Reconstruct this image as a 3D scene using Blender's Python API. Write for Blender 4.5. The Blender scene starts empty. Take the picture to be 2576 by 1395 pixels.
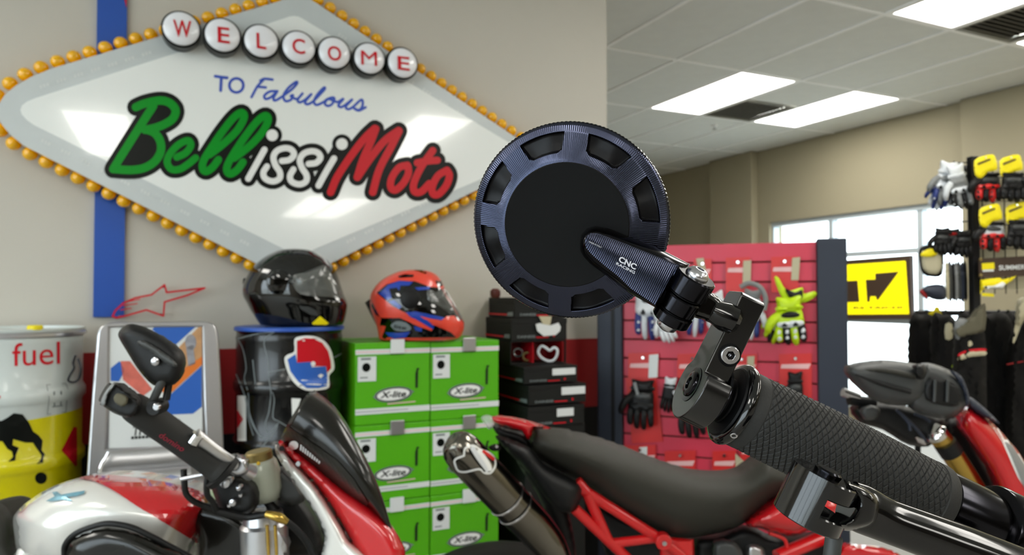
import bpy, bmesh, math, random
import numpy as np
from mathutils import Vector, Matrix
from mathutils.bvhtree import BVHTree
from mathutils.geometry import delaunay_2d_cdt

random.seed(4)
SC = bpy.context.scene
COL = SC.collection
# ------------------------------------------------------------ camera
FP, CX, CY = 1832.0, 1288.0, 697.5          # focal length and centre, in pixels of the 2576x1395 frame
PITCH, YAW = math.atan(47 / FP), math.atan(858 / FP)
EYE = Vector((0, 0, 1.25))
FW = Vector((math.sin(YAW) * math.cos(PITCH), math.cos(YAW) * math.cos(PITCH), math.sin(PITCH)))
RT = Vector((math.cos(YAW), -math.sin(YAW), 0))
UP = RT.cross(FW)
camd = bpy.data.cameras.new('camera'); cam = bpy.data.objects.new('camera', camd); COL.objects.link(cam)
cam.matrix_world = Matrix((RT, UP, -FW)).transposed().to_4x4()
cam.location = EYE
camd.sensor_width = 36; camd.lens = 36 * FP / 2576; camd.clip_start = 0.02; camd.clip_end = 200
camd.dof.use_dof = True; camd.dof.focus_distance = 0.31; camd.dof.aperture_fstop = 19
SC.camera = cam
# ------------------------------------------------------------ sky, exposure
w = bpy.data.worlds.new('daylight'); SC.world = w; w.use_nodes = True
w.node_tree.nodes['Background'].inputs[0].default_value = (0.86, 0.93, 1.0, 1)
w.node_tree.nodes['Background'].inputs[1].default_value = 4.5
SC.view_settings.view_transform = 'Standard'; SC.view_settings.look = 'None'
SC.view_settings.gamma = 1; SC.view_settings.use_curve_mapping = False
SC.view_settings.exposure = 0.45
SC.cycles.max_bounces = 8; SC.cycles.diffuse_bounces = 5; SC.cycles.glossy_bounces = 4
SC.cycles.caustics_reflective = False; SC.cycles.caustics_refractive = False
SC.cycles.sample_clamp_indirect = 6
SC.cycles.use_denoising = True
LAMP = 9.5                                   # strength of the ceiling panels

# ------------------------------------------------------------ helpers
def ray(x, y):
    return FW + RT * ((x - CX) / FP) + UP * ((CY - y) / FP)
def P(x, y, d):                              # point at depth d seen at pixel x, y
    return EYE + ray(x, y) * d
def onY(x, y, Y):
    r = ray(x, y); return EYE + r * (Y / r.y)
def onX(x, y, X):
    r = ray(x, y); return EYE + r * (X / r.x)
def planeS(p0, n, off=0.0):                  # surface function of a plane
    p0 = Vector(p0); n = Vector(n).normalized()
    if n.dot(EYE - p0) < 0: n = -n
    q = p0 + n * off
    def f(x, y):
        r = ray(x, y); return EYE + r * ((q - EYE).dot(n) / r.dot(n))
    return f
def yS(Y): return lambda x, y: onY(x, y, Y)
def dS(d): return lambda x, y: P(x, y, d)
def bvhS(objs, off=0.001):
    trees = [BVHTree.FromPolygons([o.matrix_world @ v.co + (WL(o)) for v in o.data.vertices],
                                  [tuple(p.vertices) for p in o.data.polygons]) for o in (objs if isinstance(objs, list) else [objs])]
    def f(x, y):
        r = ray(x, y).normalized(); best = None
        for t in trees:
            h = t.ray_cast(EYE, r)
            if h[0] is not None and (best is None or h[3] < best[1]): best = (h[0], h[3], h[1])
        if best is None: return None
        n = best[2] if best[2].dot(r) < 0 else -best[2]
        return best[0] + n * off
    return f
WLOC = {}
def WL(o): return WLOC.get(o.name, Vector((0, 0, 0)))
def lin(c): c = c / 255; return c / 12.92 if c < .04045 else ((c + .055) / 1.055) ** 2.4
def mat(name, rgb, rough=.5, metal=0., spec=.5, coat=0., coatr=.03, noise=0., nscale=8., bump=0., bscale=60., emit=None, alpha=1., trans=0., sheen=0.):
    m = bpy.data.materials.new(name); m.use_nodes = True; nt = m.node_tree; b = nt.nodes['Principled BSDF']
    c = (lin(rgb[0]), lin(rgb[1]), lin(rgb[2]), 1)
    b.inputs['Base Color'].default_value = c; b.inputs['Roughness'].default_value = rough
    b.inputs['Metallic'].default_value = metal; b.inputs['Specular IOR Level'].default_value = spec
    b.inputs['Coat Weight'].default_value = coat; b.inputs['Coat Roughness'].default_value = coatr
    b.inputs['Alpha'].default_value = alpha; b.inputs['Transmission Weight'].default_value = trans
    if sheen: b.inputs['Sheen Weight'].default_value = sheen
    if emit: b.inputs['Emission Color'].default_value = (*emit[0], 1); b.inputs['Emission Strength'].default_value = emit[1]
    if noise or bump:
        tc = nt.nodes.new('ShaderNodeTexCoord')
    if noise:
        n = nt.nodes.new('ShaderNodeTexNoise'); n.inputs['Scale'].default_value = nscale; n.inputs['Detail'].default_value = 4
        nt.links.new(tc.outputs['Object'], n.inputs['Vector'])
        mx = nt.nodes.new('ShaderNodeMix'); mx.data_type = 'RGBA'
        mx.inputs[6].default_value = tuple(max(0, v * (1 - noise)) for v in c[:3]) + (1,)
        mx.inputs[7].default_value = tuple(min(1, v * (1 + noise)) for v in c[:3]) + (1,)
        nt.links.new(n.outputs['Fac'], mx.inputs[0]); nt.links.new(mx.outputs[2], b.inputs['Base Color'])
    if bump:
        n = nt.nodes.new('ShaderNodeTexNoise'); n.inputs['Scale'].default_value = bscale; n.inputs['Detail'].default_value = 3
        nt.links.new(tc.outputs['Object'], n.inputs['Vector'])
        bp = nt.nodes.new('ShaderNodeBump'); bp.inputs['Strength'].default_value = bump; bp.inputs['Distance'].default_value = .002
        nt.links.new(n.outputs['Fac'], bp.inputs['Height']); nt.links.new(bp.outputs['Normal'], b.inputs['Normal'])
    return m

def empty(name, loc, label=None, cat=None, group=None):
    o = bpy.data.objects.new(name, None); COL.objects.link(o); o.location = loc; o.empty_display_size = .05
    WLOC[o.name] = Vector(loc)
    if label: o['label'] = label
    if cat: o['category'] = cat
    if group: o['group'] = group
    return o
def obj(name, vf, m, parent=None, smooth=35, bevel=0, seg=2, solid=0, sub=0, label=None, cat=None, group=None, kind=None):
    V, F = vf
    V = [Vector(v) for v in V]
    c = Vector((0, 0, 0))
    for v in V: c += v
    c /= max(1, len(V))
    me = bpy.data.meshes.new(name); me.from_pydata([v - c for v in V], [], F); me.validate()
    o = bpy.data.objects.new(name, me); COL.objects.link(o); me.materials.append(m)
    pl = WL(parent) if parent else Vector((0, 0, 0))
    o.parent = parent; o.location = c - pl; WLOC[o.name] = c
    if smooth:
        for p in me.polygons: p.use_smooth = True
        me.set_sharp_from_angle(angle=math.radians(smooth))
    if bevel:
        b = o.modifiers.new('bevel', 'BEVEL'); b.width = bevel; b.segments = seg; b.limit_method = 'ANGLE'; b.harden_normals = False
    if solid:
        s = o.modifiers.new('solid', 'SOLIDIFY'); s.thickness = solid; s.offset = 0
    if sub:
        s = o.modifiers.new('sub', 'SUBSURF'); s.levels = sub; s.render_levels = sub
    if label: o['label'] = label
    if cat: o['category'] = cat
    if group: o['group'] = group
    if kind: o['kind'] = kind
    return o
def tree(o):
    return [o] + [x for c in o.children for x in tree(c)]
def join(*vfs):
    V, F = [], []
    for v, f in vfs:
        n = len(V); V += list(v); F += [tuple(i + n for i in q) for q in f]
    return V, F
def box(c, s, X=Vector((1, 0, 0)), Y=Vector((0, 1, 0)), Z=Vector((0, 0, 1))):
    c = Vector(c); V = []
    for k in (-1, 1):
        for j in (-1, 1):
            for i in (-1, 1):
                V.append(c + X * (i * s[0] / 2) + Y * (j * s[1] / 2) + Z * (k * s[2] / 2))
    return V, [(0, 2, 3, 1), (4, 5, 7, 6), (0, 1, 5, 4), (2, 6, 7, 3), (0, 4, 6, 2), (1, 3, 7, 5)]
def bx(x0, x1, y0, y1, z0, z1): return box(((x0 + x1) / 2, (y0 + y1) / 2, (z0 + z1) / 2), (x1 - x0, y1 - y0, z1 - z0))
def frame_of(a):
    a = Vector(a).normalized(); t = Vector((0, 0, 1)) if abs(a.z) < .9 else Vector((1, 0, 0))
    u = a.cross(t).normalized(); return a, u, a.cross(u)
def lathe(prof, o, ax, n=40, arc=None, cap=True):   # prof: (height, radius)
    a, u, v = frame_of(ax); o = Vector(o); V = []; F = []
    for h, r in prof:
        for k in range(n):
            t = 2 * math.pi * k / n
            V.append(o + a * h + (u * math.cos(t) + v * math.sin(t)) * max(r, 1e-5))
    for i in range(len(prof) - 1):
        for k in range(n):
            F.append((i * n + k, i * n + (k + 1) % n, (i + 1) * n + (k + 1) % n, (i + 1) * n + k))
    if cap:
        F.append(tuple(range(n))[::-1]); F.append(tuple(range((len(prof) - 1) * n, len(prof) * n)))
    return V, F
def cr(pts, m):                               # Catmull-Rom through tuples
    pts = [tuple(p) for p in pts]; out = []
    if len(pts) < 3 or m < 2:
        if m < 2: return pts
    A = np.array(pts, float); A = np.vstack([2 * A[0] - A[1], A, 2 * A[-1] - A[-2]])
    for i in range(1, len(A) - 2):
        for k in range(m):
            t = k / m; p0, p1, p2, p3 = A[i - 1:i + 3]
            out.append(tuple(.5 * (2 * p1 + (p2 - p0) * t + (2 * p0 - 5 * p1 + 4 * p2 - p3) * t * t + (3 * p1 - p0 - 3 * p2 + p3) * t ** 3)))
    out.append(tuple(A[-2])); return out
def tube(pts, r, n=12, m=6, flat=1.0, fdir=None):   # pts world; r radius or list
    k = len(pts); rs = [r] * k if not isinstance(r, (list, tuple)) else list(r)
    Q = cr([(*p, q) for p, q in zip([tuple(p) for p in pts], rs)], m)
    C = [Vector(q[:3]) for q in Q]; R = [q[3] for q in Q]; V = []; F = []
    t = (C[1] - C[0]).normalized(); _, u, v = frame_of(t)
    if fdir is not None:
        v = (Vector(fdir) - t * Vector(fdir).dot(t)).normalized(); u = v.cross(t)
    for i, c in enumerate(C):
        t2 = (C[min(i + 1, len(C) - 1)] - C[max(i - 1, 0)]).normalized()
        u = (u - t2 * u.dot(t2)).normalized(); v = t2.cross(u)
        for j in range(n):
            a = 2 * math.pi * j / n
            V.append(c + (u * math.cos(a) + v * (math.sin(a) * flat)) * R[i])
    L = len(C)
    for i in range(L - 1):
        for j in range(n):
            F.append((i * n + j, i * n + (j + 1) % n, (i + 1) * n + (j + 1) % n, (i + 1) * n + j))
    F.append(tuple(range(n))[::-1]); F.append(tuple(range((L - 1) * n, L * n)))
    return V, F
def ptube(pxs, r, **k): return tube([P(*p) for p in pxs], r, **k)
def inside(x, y, poly):
    c = False; n = len(poly); j = n - 1
    for i in range(n):
        xi, yi = poly[i]; xj, yj = poly[j]
        if (yi > y) != (yj > y) and x < (xj - xi) * (y - yi) / (yj - yi) + xi: c = not c
        j = i
    return c
def edist(x, y, poly):
    best = 1e9; n = len(poly)
    for i in range(n):
        x0, y0 = poly[i]; x1, y1 = poly[(i + 1) % n]; dx, dy = x1 - x0, y1 - y0; L = dx * dx + dy * dy
        t = 0 if L == 0 else max(0, min(1, ((x - x0) * dx + (y - y0) * dy) / L))
        d = math.hypot(x - x0 - t * dx, y - y0 - t * dy)
        if d < best: best = d
    return best
def densify(poly, L):
    out = []
    n = len(poly)
    for i in range(n):
        x0, y0 = poly[i]; x1, y1 = poly[(i + 1) % n]; k = max(1, int(math.hypot(x1 - x0, y1 - y0) / L))
        for j in range(k): out.append((x0 + (x1 - x0) * j / k, y0 + (y1 - y0) * j / k))
    return out
def tri(poly, L):
    poly = densify(poly, L); n = len(poly); pts = [Vector(p) for p in poly]
    xs = [p[0] for p in poly]; ys = [p[1] for p in poly]
    y = min(ys) + L * .5; row = 0
    while y < max(ys):
        x = min(xs) + (L * .5 if row % 2 else L)
        while x < max(xs):
            if inside(x, y, poly) and edist(x, y, poly) > L * .45: pts.append(Vector((x, y)))
            x += L
        y += L * .87; row += 1
    r = delaunay_2d_cdt(pts, [(i, (i + 1) % n) for i in range(n)], [], 1, 1e-4)
    return [tuple(v) for v in r[0]], [tuple(f) for f in r[2]]
def smoothpoly(pts, m=5):
    A = np.array(pts, float); n = len(A); out = []
    for i in range(n):
        p0, p1, p2, p3 = A[i - 1], A[i], A[(i + 1) % n], A[(i + 2) % n]
        for k in range(m):
            t = k / m; out.append(tuple(.5 * (2 * p1 + (p2 - p0) * t + (2 * p0 - 5 * p1 + 4 * p2 - p3) * t * t + (3 * p1 - p0 - 3 * p2 + p3) * t ** 3)))
    return out
def puff(poly, d, T, R=20, L=10, back=1.0, wave=None):  # rounded solid whose outline is seen as poly; T half thickness (m), R rounding (px)
    if not callable(d): d0 = d; d = lambda x, y: d0
    V2, F2 = tri(poly, L); V = []; F = []; n = len(V2)
    rim = []
    for (x, y) in V2:
        e = min(1, edist(x, y, poly) / R); h = math.sqrt(max(0, 1 - (1 - e) ** 2)); rim.append(h < 1e-3)
        dd = d(x, y); wv = wave(x, y) * h if wave else 0
        V.append(P(x, y, dd - T * h - wv))
    idx = {}
    for i, (x, y) in enumerate(V2):
        if rim[i]: idx[i] = i
        else:
            e = min(1, edist(x, y, poly) / R); h = math.sqrt(max(0, 1 - (1 - e) ** 2))
            idx[i] = len(V); q = P(x, y, d(x, y)); V.append(q + FW * (T * h * back))
    F = [tuple(f) for f in F2] + [tuple(idx[i] for i in f[::-1]) for f in F2]
    return V, F
def prism(pts, dv):                            # pts world outline, extruded by dv
    n = len(pts); V = [Vector(p) for p in pts] + [Vector(p) + Vector(dv) for p in pts]
    return V, [tuple(range(n)), tuple(range(2 * n - 1, n - 1, -1))] + [(i, (i + n), (i + 1) % n + n, (i + 1) % n) for i in range(n)]
def cdtprism(poly, surf, dv, L=1e9):           # concave-safe prism: outline in pixels on surf, extruded by dv
    V2, F2 = tri(poly, L if L < 1e8 else 4000); A = [surf(*v) for v in V2]; n = len(A)
    V = A + [a + Vector(dv) for a in A]; F = [tuple(f) for f in F2] + [tuple(i + n for i in f[::-1]) for f in F2]
    ec = {}
    for f in F2:
        for i in range(3): e = (f[i], f[(i + 1) % 3]); ec[e] = 1
    for (a, b) in ec:
        if (b, a) not in ec: F.append((b, a, a + n, b + n))
    return V, F
def union(polys):                              # overlapping pixel polygons -> one triangulation without overlaps
    pts, fs = [], []
    for p in polys:
        A = sum(p[i][0] * p[(i + 1) % len(p)][1] - p[(i + 1) % len(p)][0] * p[i][1] for i in range(len(p)))
        if abs(A) < 1e-3: continue
        p = p if A > 0 else p[::-1]; n = len(pts); pts += [Vector(v) for v in p]; fs.append(list(range(n, n + len(p))))
    r = delaunay_2d_cdt(pts, [], fs, 0, 1e-3)
    return [tuple(v) for v in r[0]], [tuple(f) for f, o in zip(r[2], r[5]) if len(o)]
def udecal(name, polys, surf, m, parent=None, dv=None, **k):
    V2, F2 = union(polys); A = [surf(*v) for v in V2]; ok = [a is not None for a in A]
    F2 = [f for f in F2 if all(ok[i] for i in f)]; A = [a if a is not None else EYE for a in A]
    used = sorted({i for f in F2 for i in f}); mp = {a: b for b, a in enumerate(used)}
    A = [A[i] for i in used]; F2 = [tuple(mp[i] for i in f) for f in F2]; n = len(A)
    if dv is not None:
        ec = {(f[i], f[(i + 1) % 3]) for f in F2 for i in range(3)}
        F = list(F2) + [tuple(i + n for i in f[::-1]) for f in F2] + [(b, a, a + n, b + n) for a, b in ec if (b, a) not in ec]
        A = A + [a + Vector(dv) for a in A]; F2 = F
    return obj(name, (A, F2), m, parent, smooth=0, **k)
def decal(name, polys, surf, m, parent=None, L=14, **k):
    if len(polys) > 1 and k.get('kind') != 'stuff':
        return [decal(name, [p], surf, m, parent, L, **k) for p in polys][0]
    V, F = [], []
    for poly in polys:
        V2, F2 = tri(poly, L); n = len(V); pts = [surf(*v) for v in V2]
        ok = [p is not None for p in pts]
        V += [p if p is not None else Vector((0, 0, 0)) for p in pts]
        F += [tuple(i + n for i in f) for f in F2 if all(ok[i] for i in f)]
    used = sorted({i for f in F for i in f}); mp = {a: b for b, a in enumerate(used)}
    if not F: return None
    return obj(name, ([V[i] for i in used], [tuple(mp[i] for i in f) for f in F]), m, parent, smooth=0, **k)
def stroke(pts, w, m=5, closed=False, step=None):   # pixel polyline -> polygons
    if closed: pts = list(pts) + [pts[0]]
    ws = [w] * len(pts) if not isinstance(w, (list, tuple)) else w
    Q = cr([(p[0], p[1], q) for p, q in zip(pts, ws)], m); out = []
    for (x, y, r) in Q:
        out.append([(x + r / 2 * math.cos(a), y + r / 2 * math.sin(a)) for a in [2 * math.pi * k / 14 for k in range(14)]])
    for (x0, y0, r0), (x1, y1, r1) in zip(Q, Q[1:]):
        dx, dy = x1 - x0, y1 - y0; l = math.hypot(dx, dy)
        if l < 1e-6: continue
        nx, ny = -dy / l / 2, dx / l / 2
        out.append([(x0 + nx * r0, y0 + ny * r0), (x1 + nx * r1, y1 + ny * r1), (x1 - nx * r1, y1 - ny * r1), (x0 - nx * r0, y0 - ny * r0)])
    return out
def textmesh(s, bold=0., shear=0., sp=1.):
    cu = bpy.data.curves.new('t', 'FONT'); cu.body = s; cu.size = 1; cu.offset = bold; cu.shear = shear; cu.space_character = sp; cu.resolution_u = 4
    o = bpy.data.objects.new('t', cu); COL.objects.link(o); bpy.context.view_layer.update()
    me = bpy.data.meshes.new_from_object(o); V = [tuple(v.co[:2]) for v in me.vertices]; F = [tuple(p.vertices) for p in me.polygons]
    bpy.data.objects.remove(o); bpy.data.curves.remove(cu); bpy.data.meshes.remove(me)
    return V, F
def text(name, s, org, U, Vd, surf, m, parent=None, bold=0., shear=0., fit=None, **k):
    """org: pixel of the lower left, U: pixel vector of the whole text width, Vd: pixel vector of the cap height."""
    V, F = textmesh(s, bold, shear)
    xs = [v[0] for v in V]; ys = [v[1] for v in V]; x0, x1 = min(xs), max(xs); y0, y1 = min(ys), max(ys)
    pts = []
    for x, y in V:
        a = (x - x0) / (x1 - x0); b = (y - y0) / (y1 - y0)
        pts.append(surf(org[0] + U[0] * a + Vd[0] * b, org[1] + U[1] * a + Vd[1] * b))
    ok = [p is not None for p in pts]
    F = [f for f in F if all(ok[i] for i in f)]
    if not F: return None
    return obj(name, ([p if p is not None else Vector((0, 0, 0)) for p in pts], F), m, parent, smooth=0, **k)
def hloft(rows, d0, m=3, n=36, pw=2.0, yaw=0):  # stacked horizontal sections (y, x0, x1, half depth in m)
    Q = cr(rows, m); V = []; F = []
    fwd = Vector((FW.x, FW.y, 0)).normalized()
    for (y, xa, xb, hz) in Q:
        c = P((xa + xb) / 2, y, d0); hx = max((xb - xa) / 2 * d0 / FP, 1e-4); hz = max(hz, 1e-4)
        for j in range(n):
            t = 2 * math.pi * j / n; ct, st = math.cos(t), math.sin(t)
            V.append(c + RT * (hx * math.copysign(abs(ct) ** (2 / pw), ct)) + fwd * (hz * math.copysign(abs(st) ** (2 / pw), st)))
    L = len(Q)
    for i in range(L - 1):
        for j in range(n):
            F.append((i * n + j, (i + 1) * n + j, (i + 1) * n + (j + 1) % n, i * n + (j + 1) % n))
    F.append(tuple(range(n))); F.append(tuple(range((L - 1) * n, L * n))[::-1])
    return V, F
def patch(rows, mu=5, mv=5, surf=None):        # control grid of (x, y, d)
    R = [cr(r, mu) for r in rows]; cols = list(zip(*R)); G = [cr(c, mv) for c in cols]
    nu, nv = len(G), len(G[0]); V = [P(*G[i][j]) for i in range(nu) for j in range(nv)]
    F = [(i * nv + j, (i + 1) * nv + j, (i + 1) * nv + j + 1, i * nv + j + 1) for i in range(nu - 1) for j in range(nv - 1)]
    return V, F
def circ(x, y, rx, ry=None, n=24, a0=0):
    ry = ry or rx; return [(x + rx * math.cos(2 * math.pi * k / n + a0), y + ry * math.sin(2 * math.pi * k / n + a0)) for k in range(n)]
def blob(name, x, y, d, r, m, parent, n=16, sc=(1, 1)):
    pr = [(-r * math.cos(t) * sc[1], r * math.sin(t) * sc[0]) for t in [math.pi * k / 10 for k in range(11)]]
    return obj(name, lathe(pr, P(x, y, d), (0, 0, 1), n), m, parent)
def cyl(name, a, b, r, m, parent, n=24, bev=.0006, **k):
    a, b = Vector(a), Vector(b); h = (b - a).length; e = min(bev, h / 3, r / 3)
    return obj(name, lathe([(0, r - e), (e, r), (h - e, r), (h, r - e)], a, b - a, n), m, parent, **k)

# ------------------------------------------------------------ materials
M = {}
M['wall'] = mat('wall_paint', (198, 194, 184), .75, noise=.03, nscale=2, bump=.15, bscale=90)
M['wall2'] = mat('beige_paint', (158, 150, 126), .8, noise=.04, nscale=1.5, bump=.2, bscale=60)
M['tile'] = mat('ceiling_tile_board', (226, 229, 228), .9, noise=.05, nscale=9, bump=.5, bscale=160)
M['tbar'] = mat('ceiling_bar_enamel', (252, 253, 254), .6)
M['floor'] = mat('floor_concrete', (148, 145, 138), .55, noise=.12, nscale=3)
M['redw'] = mat('red_wainscot', (150, 14, 20), .45)
M['blackw'] = mat('black_dado', (10, 10, 11), .5, spec=.3)
M['blue'] = mat('blue_board', (30, 82, 176), .4, noise=.08, nscale=5)
M['white'] = mat('white_gloss', (244, 248, 246), .12, spec=.55, coat=.6)
M['greyband'] = mat('grey_band', (204, 211, 212), .2, coat=.4, noise=.05, nscale=9)
M['yellow'] = mat('amber_trim', (226, 176, 6), .35, coat=.3)
M['bulb'] = mat('amber_bulb', (246, 184, 0), .18, coat=.6)
M['black'] = mat('black_vinyl', (10, 14, 12), .3, spec=.2)
M['green'] = mat('green_vinyl', (0, 146, 34), .3, spec=.2)
M['red'] = mat('red_vinyl', (206, 26, 40), .3, spec=.25)
M['wprint'] = mat('white_vinyl', (238, 240, 238), .35)
M['bprint'] = mat('blue_vinyl', (52, 84, 190), .35)
M['disc'] = mat('white_dome', (244, 246, 252), .2, coat=.5)
M['lens'] = mat('lamp_diffuser', (255, 255, 250), .5, emit=((1, .97, .90), LAMP))
M['alu'] = mat('brushed_aluminium', (205, 205, 208), .32, metal=.95, bump=.1, bscale=30)
M['chrome'] = mat('chrome', (225, 225, 225), .08, metal=1)
M['steel'] = mat('steel_bolt', (200, 200, 205), .22, metal=1)
M['winframe'] = mat('window_frame_alu', (196, 206, 212), .4, metal=.2)
M['gloss'] = mat('gloss_black', (4, 4, 5), .12, spec=.4, coat=.45)
M['satin'] = mat('satin_black', (6, 6, 7), .5, spec=.15)
M['ano'] = mat('black_anodised', (66, 70, 88), .16, metal=1)
M['anodark'] = mat('dark_anodised', (40, 40, 44), .16, metal=1, spec=.6)
M['rubber'] = mat('grip_rubber', (42, 42, 41), .62, spec=.3, bump=.12, bscale=900)
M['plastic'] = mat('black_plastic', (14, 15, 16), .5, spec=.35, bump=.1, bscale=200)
M['greyp'] = mat('dark_grey_plastic', (58, 60, 60), .45)
M['carton'] = mat('green_carton', (84, 176, 8), .42, noise=.03, nscale=6)
M['cartond'] = mat('dark_carton', (24, 25, 24), .55, spec=.25)
M['sil'] = mat('silver_paint', (226, 225, 220), .22, metal=.2, coat=.8)
M['bikered'] = mat('red_paint', (196, 16, 26), .25, coat=.9)
M['smoke'] = mat('smoked_screen', (20, 19, 16), .22, spec=.35, coat=.25, alpha=.97)
M['seat'] = mat('seat_vinyl', (46, 45, 39), .6, spec=.35, bump=.15, bscale=300)
M['frame'] = mat('red_frame', (204, 22, 26), .28, coat=.6)
M['ti'] = mat('titanium', (124, 120, 112), .17, metal=1)
M['gold'] = mat('gold_metal', (198, 166, 84), .25, metal=1)
M['goldb'] = mat('brass_dull', (150, 130, 80), .4, metal=.6)
M['slat'] = mat('red_slat', (210, 52, 78), .4, noise=.06, nscale=12)
M['groove'] = mat('groove_board', (112, 40, 34), .7)
M['post'] = mat('display_post', (38, 45, 60), .55, noise=.1, nscale=6)
M['yel'] = mat('yellow_print', (246, 226, 0), .45)
M['yelsign'] = mat('yellow_emissive_sign', (250, 235, 0), .5, emit=((.95, .83, 0), .55))  # emission gives the yellow face its own glow
M['brown'] = mat('brown_print', (66, 48, 34), .6)
M['card'] = mat('red_card', (214, 40, 38), .4)
M['pink'] = mat('pale_print', (236, 190, 190), .5)
M['navy'] = mat('navy_leather', (34, 52, 120), .5)
M['gwhite'] = mat('white_leather', (216, 220, 224), .45)
M['gblack'] = mat('black_leather', (15, 15, 16), .5, spec=.3, bump=.3, bscale=120)
M['ggrey'] = mat('grey_leather', (128, 130, 130), .5)
M['neon'] = mat('neon_leather', (190, 222, 10), .45)
M['beige'] = mat('beige_leather', (188, 180, 150), .55)
M['jacket'] = mat('black_textile', (20, 19, 18), .85, spec=.2, noise=.25, nscale=30, bump=.4, bscale=80)
M['jolive'] = mat('olive_textile', (92, 88, 70), .8, noise=.15, nscale=30)
M['clear'] = mat('clear_film', (225, 230, 230), .08, alpha=.35)
M['visor'] = mat('clear_visor', (120, 122, 118), .05, coat=1, alpha=.45)
M['orange'] = mat('orange_print', (226, 120, 40), .4)
M['skyb'] = mat('print_blue', (40, 98, 190), .4)
M['coral'] = mat('fluo_coral', (246, 72, 52), .35, coat=.6, noise=.3, nscale=14)
M['hblue'] = mat('helmet_blue', (14, 62, 170), .3, coat=.8)
M['hblack'] = mat('helmet_black', (4, 5, 5), .06, coat=.6)
M['wire'] = mat('grid_wire', (30, 30, 32), .4, metal=.5)
M['yeldrum'] = mat('drum_yellow', (214, 204, 0), .3, coat=.3)
M['wdrum'] = mat('drum_white', (206, 214, 212), .28, coat=.3)
M['bdrum'] = mat('drum_black', (12, 13, 14), .25, spec=.4, coat=.3)
M['amber'] = mat('amber_fluid', (226, 186, 20), .2, coat=.5)
M['reservoir'] = mat('milky_plastic', (186, 192, 176), .3, coat=.3)
M['line'] = mat('grey_print', (120, 128, 130), .5)
M['paper'] = mat('white_label', (222, 226, 226), .5)
def glass():
    m = bpy.data.materials.new('window_glass'); m.use_nodes = True; nt = m.node_tree; nt.nodes.clear()
    o = nt.nodes.new('ShaderNodeOutputMaterial'); mx = nt.nodes.new('ShaderNodeMixShader'); t = nt.nodes.new('ShaderNodeBsdfTransparent')
    g = nt.nodes.new('ShaderNodeBsdfGlossy'); g.inputs['Roughness'].default_value = .02; mx.inputs[0].default_value = .05
    t.inputs[0].default_value = (.93, .96, .96, 1)
    nt.links.new(t.outputs[0], mx.inputs[1]); nt.links.new(g.outputs[0], mx.inputs[2]); nt.links.new(mx.outputs[0], o.inputs[0])
    return m
M['glass'] = glass()
# ============================================================ room
EZ = 1.25; CEIL = EZ + 1.70
XW, XL, YR, YB = 6.24, -4.2, -12.4, 8.9
CORNER = 1.917
obj('floor', bx(XL - .2, XW + .2, YR - .2, YB + .2, -.1, 0), M['floor'], kind='structure', smooth=0)
wb = obj('wall_back', bx(XL, CORNER, 3.0, 3.16, 0, CEIL), M['wall'], kind='structure', smooth=0, bevel=.003)
# painted bands of the back wall
zr1 = onY(1450, 852, 2.99).z; zr0 = onY(1480, 1023, 2.99).z
tr = obj('trim_1', bx(XL, CORNER + .003, 2.994, 3.0, zr0, zr1), M['redw'], kind='structure', smooth=0)
obj('trim_2', bx(XL, CORNER + .003, 2.990, 3.0, 0, zr0), M['blackw'], kind='structure', smooth=0)
obj('wall_far', bx(XL, XW + .2, YB, YB + .15, 0, CEIL), M['wall2'], kind='structure', smooth=0)
obj('wall_rear', bx(XL, XW + .2, YR - .15, YR, 0, CEIL), mat('brown_paint', (96, 88, 76), .8), kind='structure', smooth=0)
# right wall with shop windows
zt = onX(2150, 533, XW).z                       # head of the glazing
Y0w, Y1w = 3.45, 6.33
WA = [bx(XW, XW + .2, Y1w, YB, 0, CEIL), bx(XW, XW + .2, YR, Y0w, 0, CEIL), bx(XW, XW + .2, Y0w, Y1w, zt, CEIL), bx(XW, XW + .2, Y0w, Y1w, 0, .12)]
obj('wall_right', join(*WA), M['wall2'], kind='structure', smooth=0)
obj('trim_3', bx(XW - .10, XW, 6.50, 7.24, 0, CEIL), M['wall2'], kind='structure', smooth=0, bevel=.01)
obj('trim_4', bx(XW - .07, XW, 1.2, 4.03, 0, CEIL), M['wall2'], kind='structure', smooth=0, bevel=.01)
wn = empty('window_1', (XW + .08, 4.9, .12)); wn['kind'] = 'structure'
ys = [Y1w, 5.506, 4.50, Y0w]
fr = [bx(XW + .03, XW + .13, Y0w, Y1w, zt - .05, zt), bx(XW + .03, XW + .13, Y0w, Y1w, .12, .18)]
zm = onX(2200, 636, XW + .08).z; zm2 = onX(2290, 808, XW + .08).z
for y in ys:
    obj('mullion', bx(XW + .04, XW + .12, y - .028, y + .028, .18, zt - .05), M['winframe'], wn, smooth=0, bevel=.004)
obj('window_frame', join(*fr), M['winframe'], wn, smooth=0)
for z in (zm, zm2):
    for a, b in zip(ys[1:], ys[2:4]):
        obj('transom', bx(XW + .05, XW + .11, b + .028, a - .028, z - .025, z + .025), M['winframe'], wn, smooth=0)
for a, b in zip(ys, ys[1:]):
    obj('pane', bx(XW + .078, XW + .084, b + .028, a - .028, .18, zt - .05), M['glass'], wn, smooth=0)
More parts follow.
